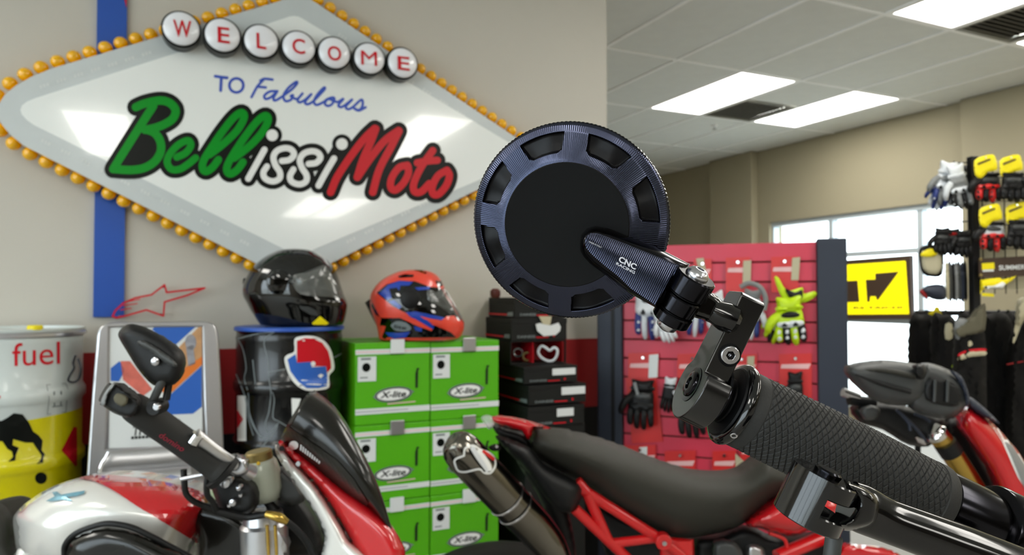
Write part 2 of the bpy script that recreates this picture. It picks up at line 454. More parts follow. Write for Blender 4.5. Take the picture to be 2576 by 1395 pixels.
# left wall, glazed shop front behind the camera's left shoulder
WB = [bx(XL - .2, XL, YR, -4.5, 0, CEIL), bx(XL - .2, XL, 1.6, YB, 0, CEIL), bx(XL - .2, XL, -4.5, 1.6, 2.8, CEIL), bx(XL - .2, XL, -4.5, 1.6, 0, .3)]
obj('wall_left', join(*WB), M['wall'], kind='structure', smooth=0)
wl = empty('window_2', (XL - .1, -1.4, .5)); wl['kind'] = 'structure'
for k in range(6):
    y = -4.5 + k * 1.22
    obj('mullion', bx(XL - .13, XL - .05, y - .03, y + .03, .3, 2.8), M['winframe'], wl, smooth=0)
    if k < 5: obj('pane', bx(XL - .095, XL - .09, y + .03, y + 1.19, .3, 2.8), M['glass'], wl, smooth=0)
obj('pavement', bx(-30, 34, -34, 34, -.2, -.11), mat('pavement_concrete', (225, 225, 220), .8, noise=.05, nscale=2), kind='structure', smooth=0)

# ceiling: grid bars, tiles, light panels
cl = obj('ceiling', bx(XL - .2, XW + .2, YR - .2, YB + .2, CEIL + .06, CEIL + .12), M['tile'], kind='structure', smooth=0)
GX0, GY0 = 3.885, 2.99                          # one crossing of the grid
PXs, PYs = .606, 1.215
ix = range(int(math.floor((XL - GX0) / PXs)), int(math.ceil((XW - GX0) / PXs)))
iy = range(int(math.floor((YR - GY0) / PYs)), int(math.ceil((YB - GY0) / PYs)))
LIGHTS = {(0, 1), (2, 1), (0, -1), (2, -1), (-3, -9), (-2, -9), (-3, -10), (-2, -10), (-3, -11), (-2, -11),
          (-8, -5), (-8, -6), (-3, -4), (-3, -5), (-6, 0), (-3, -2), (1, -5), (-10, -3), (-11, -1), (-11, -6), (-12, -8), (3, -4), (2, -3), (3, -8), (-10, 0)}  # off-frame panels: some set from sign reflections, others added to fill the room light
tilev = box((0, 0, 0), (PXs - .03, PYs - .03, .016))
tm = None; first = None
for i in ix:
    for j in iy:
        x, y = GX0 + (i + .5) * PXs, GY0 + (j + .5) * PYs
        if x + PXs / 2 > XW + .3 or y < YR or y > YB: continue
        if 2.95 < y < 3.25 and x < CORNER: pass
        if (i, j) in LIGHTS or (i, j) in ((1, 1), (1, -1)): continue
        if first is None:
            first = obj('ceiling_tile', tilev, M['tile'], cl, smooth=0); o = first
        else:
            o = first.copy(); COL.objects.link(o)
        o.location = Vector((x, y, CEIL + .010 + random.uniform(-.001, .002))) - WL(cl)
bars = []
for i in ix: bars.append(bx(GX0 + i * PXs - .014, GX0 + i * PXs + .014, YR, YB, CEIL - .004, CEIL + .004))
for j in iy: bars.append(bx(XL, XW, GY0 + j * PYs - .014, GY0 + j * PYs + .014, CEIL - .003, CEIL + .0045))
obj('ceiling_grid', join(*bars), M['tbar'], cl, smooth=0)
LB = {(0, 1): 'left of the two ceiling light panels in the far row', (2, 1): 'right of the two ceiling light panels in the far row, nearer the window wall',
      (0, -1): 'nearer ceiling light panel cut off by the top edge of the photo'}
for (i, j) in sorted(LIGHTS):
    x, y = GX0 + (i + .5) * PXs, GY0 + (j + .5) * PYs
    r = empty('ceiling_light', (x, y, CEIL), LB.get((i, j), 'unseen recessed ceiling light panel over the shop floor, placed for sign reflections and room light'), 'light')
    if (i, j) not in LB: r['group'] = 'ceiling light panels outside the frame'
    a, b = PXs / 2 - .014, PYs / 2 - .014; t = .018
    fr = join(bx(x - a, x + a, y - b, y - b + t, CEIL - .002, CEIL + .03), bx(x - a, x + a, y + b - t, y + b, CEIL - .002, CEIL + .03),
              bx(x - a, x - a + t, y - b + t, y + b - t, CEIL - .002, CEIL + .03), bx(x + a - t, x + a, y - b + t, y + b - t, CEIL - .002, CEIL + .03))
    obj('frame', fr, M['tbar'], r, smooth=0)
    obj('diffuser', bx(x - a + t, x + a - t, y - b + t, y + b - t, CEIL + .004, CEIL + .012), M['lens'], r, smooth=0)
for (i, j), lb in (((1, 1), 'dark square ceiling vent between the two far light panels'), ((1, -1), 'dark square ceiling vent beside the nearer light panel at the top right')):
    x, y0 = GX0 + (i + .5) * PXs, GY0 + j * PYs
    for yy, k in ((y0 + PYs * .25, 0), (y0 + PYs * .75, 1)):
        if k == 0:
            obj('ceiling_tile', box((x, yy, CEIL + .010), (PXs - .03, PYs / 2 - .03, .016)), M['tile'], cl, smooth=0); continue
        v = empty('ceiling_vent', (x, yy, CEIL), lb, 'vent'); a, b, t = PXs / 2 - .014, PYs / 4 - .014, .03
        gm = M['ventg'] if 'ventg' in M else M.setdefault('ventg', mat('vent_enamel', (128, 126, 118), .5)); gd = M.setdefault('ventd', mat('vent_inside', (60, 58, 54), .8))
        obj('frame', join(bx(x - a, x + a, yy - b, yy - b + t, CEIL - .002, CEIL + .02), bx(x - a, x + a, yy + b - t, yy + b, CEIL - .002, CEIL + .02), bx(x - a, x - a + t, yy - b + t, yy + b - t, CEIL - .002, CEIL + .02), bx(x + a - t, x + a, yy - b + t, yy + b - t, CEIL - .002, CEIL + .02)), gm, v, smooth=0)
        obj('backing', bx(x - a + t, x + a - t, yy - b + t, yy + b - t, CEIL + .022, CEIL + .026), gd, v, smooth=0)
        for q in range(12):
            ys_ = yy - b + t + (q + .5) * (2 * b - 2 * t) / 12
            obj('slat', box((x, ys_, CEIL + .009), (2 * a - 2 * t, .028, .003), Y=Vector((0, .8, .6)), Z=Vector((0, -.6, .8))), gm, v, smooth=0)
q = P(1797, 315, 1); q = EYE + (q - EYE) * (1.70 / (q - EYE).z)
sp = empty('sprinkler', q, 'small sprinkler head on the ceiling below the left light panel', 'sprinkler')
obj('plate', lathe([(0, .035), (.006, .03), (.012, .012)], q, (0, 0, -1), 20), M['tbar'], sp)
obj('nozzle', lathe([(.01, .008), (.035, .008), (.036, .022), (.04, .022)], q, (0, 0, -1), 14), M['steel'], sp)

# ============================================================ the big sign
sg = empty('welcome_sign', onY(650, 340, 2.98), 'large diamond-shaped welcome sign edged with amber bulbs on the wall', 'sign')
def bez(p0, p1, p2, n=8):
    return [((1 - t) ** 2 * p0[0] + 2 * t * (1 - t) * p1[0] + t * t * p2[0], (1 - t) ** 2 * p0[1] + 2 * t * (1 - t) * p1[1] + t * t * p2[1]) for t in [k / n for k in range(n + 1)]]
outer = bez((130, 172), (-101, 255), (60, 366)) + bez((700, 690), (742, 706), (784, 686), 5) + bez((1330, 412), (1368, 393), (1334, 370), 5) + bez((800, 10), (765, -14), (725, -4), 5)
inner = bez((88, 247), (15, 270), (86, 315), 6) + bez((706, 622), (742, 642), (778, 632), 5) + bez((1325, 385), (1362, 378), (1325, 402), 4)[::-1] + bez((760, 46), (742, 34), (715, 46), 4)
SY = 2.905
obj('sign_box', cdtprism(outer, yS(SY + .004), (0, .075, 0)), M['yellow'], sg, smooth=30)
obj('border_panel', cdtprism(outer, yS(SY), (0, .004, 0)), M['greyband'], sg, smooth=0)
obj('face_panel', cdtprism(inner, yS(SY - .002), (0, .002, 0)), M['white'], sg, smooth=0)
# faint marks on the border band
bl = []
def lerp(a, b, t): return (a[0] + (b[0] - a[0]) * t, a[1] + (b[1] - a[1]) * t)
for a, b, k in (((90, 222), (390, 128), 7), ((90, 345), (640, 622), 11), ((840, 78), (1180, 300), 8), ((860, 615), (1180, 455), 7)):
    for i in range(k):
        c = lerp(a, b, (i + .5) / k); dx, dy = (b[0] - a[0]), (b[1] - a[1]); l = math.hypot(dx, dy); dx /= l; dy /= l
        for j in range(3):
            s = (j - 1) * 9; bl.append([(c[0] + dx * s - dx * 3 + dy * 4, c[1] + dy * s - dy * 3 - dx * 4), (c[0] + dx * s + dx * 3 + dy * 4, c[1] + dy * s + dy * 3 - dx * 4),
                                        (c[0] + dx * s + dx * 3 - dy * 4, c[1] + dy * s + dy * 3 + dx * 4), (c[0] + dx * s - dx * 3 - dy * 4, c[1] + dy * s - dy * 3 + dx * 4)])
decal('border_marks', bl, yS(SY - .0006), mat('pale_print_on_band', (212, 217, 216), .3), sg, L=40, kind='stuff')
# bulbs along the rim
ow = [onY(x, y, SY + .047) for x, y in outer]
cum = [0]
for a, b in zip(ow, ow[1:] + ow[:1]): cum.append(cum[-1] + (b - a).length)
tot = cum[-1]; nb = int(tot / .0535); ow2 = ow + ow[:1]; bm0 = None
cen = sum(ow, Vector()) / len(ow)
for k in range(nb):
    s = tot * (k + .5) / nb; i = max(j for j in range(len(ow)) if cum[j] <= s); t = (s - cum[i]) / (cum[i + 1] - cum[i] + 1e-9)
    p = ow2[i].lerp(ow2[i + 1], t); tg = (ow2[i + 1] - ow2[i]).normalized(); nn = Vector((tg.z, 0, -tg.x))
    if nn.dot(p - cen) < 0: nn = -nn
    p = p + nn * .015
    if bm0 is None:
        pr = [(-.0238 * math.cos(a), .0238 * math.sin(a)) for a in [math.pi * q / 10 for q in range(11)]]
        bm0 = obj('bulb', lathe(pr, p, (0, 1, 0), 16), M['bulb'], sg); o = bm0
    else:
        o = bm0.copy(); COL.objects.link(o)
    o.location = p - WL(sg)
# WELCOME discs
for ch, (x, y), (lx, ly), r in zip('WELCOME', [(456, 76), (559, 92), (656, 107), (750, 122), (839, 136), (927, 150), (1010, 161)],
                                  [(460, 73), (564, 89), (659, 104), (753, 117), (843, 135), (930, 147), (1017, 160)], [46, 43, 42, 41, 39.5, 38.5, 37]):
    c = onY(x, y, 2.85); rr = .0665
    b = obj('letter_disc', lathe([(0, rr * .95), (.05, rr), (.062, rr), (.066, rr * .93)], c + Vector((0, .052, 0)), (0, -1, 0), 40), M['black'], sg)
    b['label'] = 'round disc with black rim and red letter ' + ch
    dome = obj('dome', lathe([(0, rr * .9), (.006, rr * .89), (.012, rr * .8), (.017, rr * .6), (.020, rr * .3), (.021, .001)], c - Vector((0, .012, 0)), (0, -1, 0), 40), M['disc'], b)
    sf = yS(2.8155)
    hw = {'W': 24, 'M': 21, 'O': 18, 'C': 17, 'E': 16, 'L': 13}[ch]; hh = r * .46
    text('letter', ch, (lx - hw, ly + hh - 3), (hw * 2 - 2, 4), (-1, -hh * 2), sf, M['red'], b, bold=.0 if ch == 'M' else .012)
# lettering
ca = lambda pts: [(240 + x / 4.81, 210 + y / 4.81) for x, y in pts]
cb = lambda pts: [(640 + x / 4.77, 260 + y / 4.77) for x, y in pts]
cc = lambda pts: [(520 + x / 5.855, 160 + y / 5.855) for x, y in pts]
G = [  # (letter, colour, strokes, width)
 ('B', 'green', [ca([(490, 285), (600, 240), (780, 205), (900, 235), (970, 320), (940, 420), (840, 490), (720, 535), (600, 560)]),
                 ca([(620, 555), (720, 600), (785, 700), (790, 820), (720, 940), (590, 1020), (430, 1045), (240, 1035)]),
                 ca([(700, 270), (570, 470), (430, 690), (310, 880), (215, 1035)])], 21),
 ('e', 'green', [ca([(985, 890), (1090, 840), (1155, 750), (1120, 690), (1010, 735), (905, 845), (868, 950), (920, 1035), (1020, 1035), (1120, 975), (1212, 900)])], 18),
 ('l', 'green', [ca([(1380, 860), (1560, 720), (1720, 560), (1800, 410), (1765, 350), (1670, 415), (1540, 575), (1410, 765), (1310, 930), (1298, 1030), (1345, 1062), (1420, 1010), (1488, 920)])], 19),
 ('l', 'green', [ca([(1680, 900), (1860, 760), (2010, 600), (2090, 445), (2055, 388), (1960, 455), (1830, 615), (1700, 805), (1605, 970), (1592, 1060), (1640, 1092), (1720, 1040), (1785, 950)])], 19),
 ('i', 'wprint', [ca([(2045, 800), (1950, 970), (1850, 1150)])], 16),
 ('s', 'wprint', [cb([(330, 690), (420, 675), (475, 615), (445, 555), (370, 535), (275, 565), (228, 640), (250, 735), (305, 825), (300, 900), (220, 935), (130, 900), (107, 830), (150, 755)])], 15.5),
 ('s', 'wprint', [cb([(650, 725), (740, 712), (792, 652), (762, 592), (685, 572), (592, 602), (545, 677), (570, 770), (625, 860), (618, 935), (540, 970), (448, 938), (427, 868), (468, 790)])], 15.5),
 ('i', 'wprint', [cb([(955, 660), (860, 820), (770, 985)])], 16),
 ('M', 'red', [cb([(915, 1065), (1000, 870), (1180, 600), (1330, 410), (1445, 300)]), cb([(1455, 305), (1400, 450), (1300, 680), (1235, 885)]),
               cb([(1235, 885), (1390, 660), (1560, 450), (1730, 325)]), cb([(1735, 330), (1640, 520), (1500, 790), (1420, 1065)])], 19),
 ('o', 'red', [cb([(1835, 740), (1735, 770), (1650, 890), (1635, 1000), (1690, 1040), (1780, 965), (1845, 850), (1845, 765), (1835, 740)])], 18),
 ('t', 'red', [cb([(2140, 565), (2010, 750), (1915, 950), (1920, 1055), (2000, 1060), (2100, 960)]), cb([(1955, 712), (2080, 690), (2195, 682)])], 18),
 ('o', 'red', [cb([(2310, 800), (2200, 870), (2135, 1000), (2145, 1085), (2215, 1085), (2305, 980), (2340, 865), (2310, 800)])], 18)]
dots = [(ca([(2140, 625)])[0], 15), (cb([(1050, 487)])[0], 15)]
for k, (ch, colr, sts, wd) in enumerate(G):
    z = [p for s in sts for p in stroke(s, wd + 24, 5)]
    if ch == 'B': z += [ca([(560, 600), (760, 620), (740, 930), (560, 1010), (300, 1000)]), ca([(720, 260), (930, 280), (850, 460), (640, 480)])]
    if ch == 't': z.append(cb([(2050, 700), (2200, 720), (2150, 980), (1980, 980)]))
    if ch == 'i':
        c, r = dots[0] if k == 4 else dots[1]; z += [circ(*c, r * .98 + 10)] + stroke([c, ca([(2000, 780)])[0] if k == 4 else cb([(960, 640)])[0]], 34, 2)
    o = udecal('letter_outline', z, yS(SY - .0030 - .00004 * k), M['black'], sg)
    z = [p for s in sts for p in stroke(s, wd, 6)]
    if ch == 'i':
        c, r = dots[0] if k == 4 else dots[1]; z += [circ(*c, r * .98)]
    o = udecal('letter', z, yS(SY - .0042 - .00004 * k), M[colr], sg)
    o['label'] = {'green': 'green', 'wprint': 'white', 'red': 'red'}[colr] + ' brush letter ' + ch
S5 = [cc([(125, 185), (215, 198), (300, 208)]), cc([(215, 200), (210, 300), (205, 395)])]
z = [p for s in S5 for p in stroke(s, 7.5, 2)] + [p for p in stroke(cc([(437 + 103 * math.cos(t), 320 + 103 * math.sin(t)) for t in [k * math.pi / 8 for k in range(17)]]), 7, 2)]
udecal('lettering', z, yS(SY - .003), M['bprint'], sg)
FAB = [[(790, 250), (850, 222), (970, 235)], [(835, 235), (740, 345), (660, 492)], [(740, 338), (870, 350)],
       [(1040, 405), (930, 410), (850, 470), (870, 520), (950, 490), (1035, 410), (985, 500), (1000, 542), (1080, 505), (1250, 380), (1330, 290), (1310, 272), (1200, 360), (1130, 470), (1160, 550), (1240, 530), (1270, 465), (1240, 480), (1330, 520),
        (1410, 440), (1340, 530), (1370, 570), (1450, 530), (1540, 450), (1450, 560), (1480, 598), (1560, 560), (1680, 440), (1740, 370), (1720, 357), (1620, 470), (1580, 560), (1620, 608), (1720, 565), (1780, 520), (1860, 498), (1880, 530), (1840, 600), (1780, 622), (1740, 585), (1790, 520), (1900, 560), (1940, 560),
        (2010, 520), (1940, 610), (1980, 640), (2050, 600), (2140, 530), (2050, 630), (2080, 670), (2150, 640), (2280, 530), (2295, 620), (2240, 684), (2170, 655), (2240, 690), (2340, 642)]]
udecal('lettering', [p for s in FAB for p in stroke(cc(s), 6.5, 4)], yS(SY - .003), M['bprint'], sg)

# blue board behind the sign
bp = empty('sign_board', onY(275, 600, 2.99), 'tall blue board on the wall running behind the diamond sign', 'board')
obj('board', prism([onY(245, -40, 2.986), onY(320, -40, 2.986), onY(312, 797, 2.986), onY(234, 797, 2.986)], (0, .0135, 0)), M['blue'], bp, smooth=0)
obj('corner_print', prism([onY(306, -30, 2.985), onY(321, -30, 2.985), onY(318, 20, 2.985)], (0, .001, 0)), M['red'], bp, smooth=0)
# star outline emblem
star = [(283, 795), (290, 781), (310, 762), (340, 749), (381, 741), (414, 716), (419, 735), (515, 724), (472, 742), (414, 759), (411, 794), (368, 779), (322, 792), (293, 799)]
sl = empty('star_emblem', onY(400, 795, 2.96), 'red outlined shooting-star emblem above the poster stand', 'emblem')
zz = []
for a, b in zip(star, star[1:] + star[:1]): zz += stroke([a, b], 4.6, 1)
udecal('outline', zz, yS(2.958), M['red'], sl, dv=(0, .004, 0))
for s in ([(322, 758), (352, 752)], [(310, 768), (345, 763)], [(303, 779), (330, 775)]): udecal('stroke', stroke(s, 2.6, 1), yS(2.958), M['red'], sl, dv=(0, .004, 0))
for x, y in ((412, 722), (405, 790), (300, 795)): obj('standoff', lathe([(0, .004), (.023, .004)], onY(x, y, 2.962), (0, 1, 0), 10), M['steel'], sl)
# ============================================================ things along the back wall
def drumprof(z0, z1, r):                        # (z, radius) with rolling hoops and rims
    h = z1 - z0; f = lambda t: z0 + h * t
    pr = [(f(0), r * .97), (f(.004), r * 1.0), (f(.02), r * 1.0), (f(.03), r * .975)]
    for c in (.335, .665):
        pr += [(f(c - .045), r * .975), (f(c - .03), r * 1.0), (f(c - .018), r * 1.022), (f(c + .018), r * 1.022), (f(c + .03), r * 1.0), (f(c + .045), r * .975)]
    pr += [(f(.925), r * .975), (f(.94), r * .985), (f(.955), r * .97), (f(.975), r * .97), (f(.985), r * 1.0), (f(.998), r * 1.0), (f(1), r * .985), (f(.999), r * .96), (f(.985), r * .955)]
    return pr
# --- white and yellow fuel drum
dc = P(35, 830, 2.33); R1 = .197; ztop = 1.15; zbot = .53
fd = empty('fuel_drum', (dc.x, dc.y, zbot), 'white and yellow steel fuel drum with red lettering and black beast emblem', 'drum')
V, F = lathe(drumprof(zbot, ztop, R1), (dc.x, dc.y, 0), (0, 0, 1), 72)
body = obj('drum_body', (V, F), M['wdrum'], fd, smooth=50)
sf = bvhS(body, .0012)
yl = [(-130, 1108), (60, 1082), (120, 1074), (192, 1055), (191, 1100), (201, 1190), (192, 1230), (192, 1338), (-130, 1360)]
# colour split: yellow band is the lower part of the shell, a slanted border
def drumpatch(name, polys, m, L=12, off=.0012, **k):
    return decal(name, polys, bvhS(body, off), m, fd, L=L, **k)
yb = []
n = 96
for i in range(n):                              # real wrap-around lower coat
    pass
def zsplit(a): return 1.25 - .21 * 0 - .336 + .030 * math.cos(a - 1.1)
Vy = []; Fy = []
pr = [(z, r + .0008) for z, r in drumprof(zbot, ztop, R1) if z < .86]
for i in range(n):
    a = 2 * math.pi * i / n
    zs = .868 + .018 * math.cos(a + .2)
    for (z, r) in pr + [(zs, R1 * .975 + .0008)]:
        Vy.append(Vector((dc.x + r * math.cos(a), dc.y + r * math.sin(a), z)))
kk = len(pr) + 1
for i in range(n):
    for j in range(kk - 1):
        a, b = i * kk + j, ((i + 1) % n) * kk + j; Fy.append((a, b, b + 1, a + 1))
yo = obj('yellow_coat', (Vy, Fy), M['yeldrum'], fd, smooth=50)
sf = bvhS([body, yo], .0016)
text('lettering', 'fuel', (31, 921), (119, -6), (0, -58), sf, M['red'], fd, bold=.0)
F1 = lambda pts: [(x * .3155, 800 + y * .3155) for x, y in pts]
dog = [F1([(-60, 820), (15, 815), (60, 790), (110, 755), (180, 765), (230, 830), (262, 900), (310, 935), (338, 975), (330, 1050), (357, 1085), (345, 1110), (342, 1150), (290, 1162), (325, 1120), (330, 1090), (280, 1020), (262, 990), (200, 990), (105, 962), (100, 1010), (150, 1030), (125, 1090), (122, 1135), (65, 1145), (105, 1100), (95, 1060), (60, 1040), (20, 980), (-60, 975)])]
tail = stroke(F1([(5, 800), (30, 730), (70, 675), (130, 650), (185, 660), (205, 700), (180, 745), (120, 765)]), 8.5, 6)
decal('emblem', dog, sf, M['black'], fd, L=10)
udecal('emblem', tail, bvhS([body, yo], .0018), M['black'], fd)
decal('dot_print', [circ(*F1([(325, 1272)])[0], 15)], sf, M['black'], fd, L=10)
decal('red_diamond', [F1([(585, 862), (487, 1052), (600, 1180), (612, 1170), (610, 870)])], sf, M['red'], fd, L=8)
for s in ([(370, 530), (520, 518), (538, 560), (522, 745), (375, 765), (390, 640), (370, 530)],):
    udecal('print_frame', stroke(F1(s), 1.6, 1), sf, M['line'], fd)
udecal('arrow_print', stroke(F1([(430, 590), (432, 700)]), 4, 1) + stroke(F1([(485, 585), (482, 695)]), 4, 1) + stroke(F1([(418, 705), (495, 695)]), 3, 1), sf, M['line'], fd)
udecal('wave_print', stroke([(-10, 1272), (15, 1262), (35, 1270), (45, 1290), (44, 1310)], 9, 4), sf, M['black'], fd)
decal('red_corner_print', [[(-20, 992), (-20, 1002), (0, 1001), (2, 996)]], sf, M['red'], fd)
# latch ring and bung cap
obj('clamp_ring', lathe([(0, R1 * 1.0), (.003, R1 * 1.018), (.012, R1 * 1.018), (.016, R1 * 1.0)], (dc.x, dc.y, ztop - .026), (0, 0, 1), 64, cap=False), M['alu'], fd)
obj('bung_cap', lathe([(0, .022), (.012, .021), (.014, .018)], P(88, 829, 2.22) * 1.0 - Vector((0, 0, .0)), (0, 0, 1), 20), M['yel'], fd, label='bright yellow bung cap')
lt = [(180, 892), (186, 900), (190, 918), (184, 925), (172, 950), (172, 958), (190, 962), (197, 940)]
c0 = sf(176, 930)
obj('handle', tube([P(x, y, 2.215) for x, y in [(190, 893), (184, 912), (186, 925), (175, 945), (172, 957), (185, 961), (198, 952), (203, 925), (196, 900)]], .0035, n=8), M['wire'], fd)

# --- black oil drum with blue lid
bc = P(730, 822, 2.66); R2 = .19; zt2 = 1.139; zb2 = .53
bd = empty('oil_drum', (bc.x, bc.y, zb2), 'black steel drum with blue lid and red and blue shield emblem', 'drum')
bb = obj('drum_body', lathe(drumprof(zb2, zt2, R2), (bc.x, bc.y, 0), (0, 0, 1), 72), M['bdrum'], bd, smooth=50)
lid = obj('lid', lathe([(zt2 - .010, R2 * 1.012), (zt2 - .002, R2 * 1.014), (zt2 + .003, R2 * 1.0), (zt2 + .0035, R2 * .2)], (bc.x, bc.y, 0), (0, 0, 1), 64), M['blue'], bd, label='blue lid')
sb = bvhS(bb, .0012); sb2 = bvhS(bb, .0018); sb3 = bvhS(bb, .0024)
B5 = lambda pts: [(580 + x * .251, 810 + y * .251) for x, y in pts]
decal('emblem_border', [smoothpoly(B5([(640, 290), (640, 170), (720, 138), (830, 140), (930, 180), (1000, 270), (1030, 380), (1035, 470), (985, 535), (985, 650), (880, 680), (750, 680), (640, 610), (570, 490), (540, 370), (570, 325)]), 3)], sb, M['wprint'], bd, L=8)
decal('emblem', [B5([(665, 185), (740, 160), (830, 165), (915, 205), (975, 290), (1000, 390), (1005, 460), (965, 505), (955, 440), (810, 440), (800, 395), (665, 405)])], sb2, M['red'], bd, L=8, label='red upper half of the shield')
decal('emblem', [B5([(570, 372), (650, 318), (665, 405), (800, 395), (812, 450), (952, 440), (970, 560), (960, 640), (880, 660), (760, 660), (680, 600), (600, 490)])], sb2, M['skyb'], bd, L=8, label='blue lower half of the shield')
decal('emblem_star', [circ(*B5([(825, 415)])[0], 6), B5([(870, 535), (900, 515), (930, 530), (900, 560)])], sb3, M['wprint'], bd, L=8)
LN = [[(80, 165), (250, 120), (440, 95)], [(440, 95), (350, 160), (340, 240), (375, 380), (385, 560), (405, 700), (385, 900), (350, 1010), (370, 1100), (410, 1090), (480, 1010)],
      [(420, 700), (440, 780), (425, 950), (480, 990), (580, 1050)], [(390, 500), (545, 470)], [(1040, 350), (1120, 310)], [(80, 170), (130, 280), (160, 460), (140, 560), (180, 720), (190, 900), (260, 1080), (330, 1160)],
      [(90, 600), (150, 760), (180, 960), (230, 1130)], [(60, 520), (110, 640), (170, 800), (210, 1000), (300, 1150)], [(225, 380), (255, 660)], [(270, 1300), (340, 1220), (420, 1130), (470, 1040)], [(330, 1160), (400, 1130)]]
udecal('line_print', [p for s in LN for p in stroke(B5(s), 2.4, 3)], sb, M['line'], bd, kind='stuff')
decal('placard', [B5([(70, 735), (155, 735), (160, 1190), (75, 1190)])], sb, M['wprint'], bd, L=8)
decal('placard_print', [B5([(68, 870), (130, 970), (70, 1070)])], sb2, M['red'], bd, L=8)
decal('placard', [B5([(610, 760), (705, 765), (640, 940), (618, 940)])], sb, M['wprint'], bd, L=8)
# plinths carrying drums (mostly hidden)
for c, lab in ((dc, 'plain black plinth under the white and yellow fuel drum'), (bc, 'plain black plinth under the black oil drum')):
    o = obj('plinth', bx(c.x - .2, c.x + .2, c.y - .2, c.y + .2, 0, .529), M['blackw'], None, bevel=.006, label=lab, cat='plinth')

# --- poster stand: bent aluminium frame with poster and shelf
ps = empty('poster_stand', onY(390, 1200, 2.62) , 'polished aluminium stand with rounded top holding a motocross poster', 'stand')
pn = planeS(onY(390, 1100, 2.60), Vector((0, -1, .05)))
fo = bez((212, 1290), (226, 1050), (243, 850), 6) + bez((243, 845), (248, 812), (285, 810), 5) + bez((515, 808), (548, 808), (549, 845), 5) + bez((551, 860), (560, 1010), (568, 1290), 6)
fi = [(526, 1290), (512, 1000), (509, 822)] + [(276, 824), (274, 1000), (258, 1290)]
obj('frame', cdtprism(fo + fi, pn, (0, .035, 0)), M['alu'], ps, bevel=.006, smooth=40)
obj('back_panel', cdtprism([(272, 818), (514, 816), (525, 1290), (258, 1290)], planeS(onY(390, 1100, 2.625), Vector((0, -1, .05))), (0, .004, 0)), M['alu'], ps, smooth=0)
pp = planeS(onY(390, 1100, 2.606), Vector((0, -1, .05)))
po = obj('poster', cdtprism([(276, 812), (509, 811), (509, 1118), (274, 1127)], pp, (0, .003, 0)), M['paper'], ps, smooth=0)
pq = planeS(onY(390, 1100, 2.606), Vector((0, -1, .05)), .001); pq2 = planeS(onY(390, 1100, 2.606), Vector((0, -1, .05)), .0018)
C5 = lambda pts: [(230 + x * .2939, 790 + y * .2939) for x, y in pts]
decal('blue_print', [C5([(570, 75), (930, 72), (700, 280), (520, 130)])], pq, M['skyb'], ps, L=30)
decal('blue_print', [C5([(165, 460), (240, 400), (290, 470), (235, 575), (165, 570)]), C5([(945, 440), (945, 790), (870, 850), (610, 860), (640, 720)])], pq, M['skyb'], ps, L=30)
decal('photo_print', [C5([(930, 95), (948, 110), (948, 400), (700, 660), (560, 620), (740, 290)])], pq, mat('dusty_photo_print', (196, 150, 106), .4, noise=.5, nscale=22), ps, L=30)
decal('photo_print', [C5([(250, 400), (330, 400), (520, 640), (440, 700), (270, 560)])], pq, mat('red_photo_print', (214, 110, 96), .4, noise=.5, nscale=26), ps, L=30)
decal('orange_print', [C5([(948, 360), (948, 430), (650, 700), (560, 620), (700, 560), (800, 460)]), C5([(160, 800), (190, 800), (190, 825), (160, 825)])], pq2, M['orange'], ps, L=30)
decal('rider_print', [circ(*C5([(850, 240)])[0], 14, 20), C5([(810, 280), (870, 260), (890, 420), (830, 450)]), C5([(700, 400), (740, 420), (730, 520), (680, 500)])], pq2, mat('rider_print_ink', (150, 150, 158), .5, noise=.6, nscale=30), ps, L=30)
text('lettering', 'TH', (332, 1096), (34, -3), (3, -25), pq, M['black'], ps, bold=.02)
decal('text_lines', [[(330 + i * 9, 1104 - i * .6), (337 + i * 9, 1103.5 - i * .6), (337 + i * 9, 1097 - i * .6), (330 + i * 9, 1097.5 - i * .6)] for i in range(13)] +
      [[(420 + i * 7, 1060), (425 + i * 7, 1060), (425 + i * 7, 1054), (420 + i * 7, 1054)] for i in range(5)], pq, M['black'], ps, L=40, kind='stuff')
decal('poster_footer', [[(277, 1130), (480, 1120), (480, 1133), (277, 1145)]], pq, mat('footer_print', (96, 92, 60), .5, noise=.6, nscale=30), ps, L=30)
a = onY(268, 1200, 2.50); b = onY(475, 1185, 2.50)
obj('shelf_tray', tube([onY(262, 1168, 2.50), onY(380, 1160, 2.50), onY(482, 1150, 2.50)], .045, n=24, flat=.55, fdir=(0, -1, 0)), M['alu'], ps)
obj('shelf_tray', tube([onY(268, 1215, 2.46), onY(480, 1196, 2.46)], .03, n=20, m=1), M['alu'], ps)
obj('hook', tube([onY(x, y, 2.42) for x, y in [(273, 1136), (266, 1150), (256, 1165), (250, 1185), (252, 1205)]], .0055, n=10), M['chrome'], ps)
for x in (232, 545):
    q = onY(x, 1285, 2.62); obj('leg', bx(q.x - .02, q.x + .02, q.y - .02, q.y + .02, 0, q.z + .02), M['alu'], ps, bevel=.004)

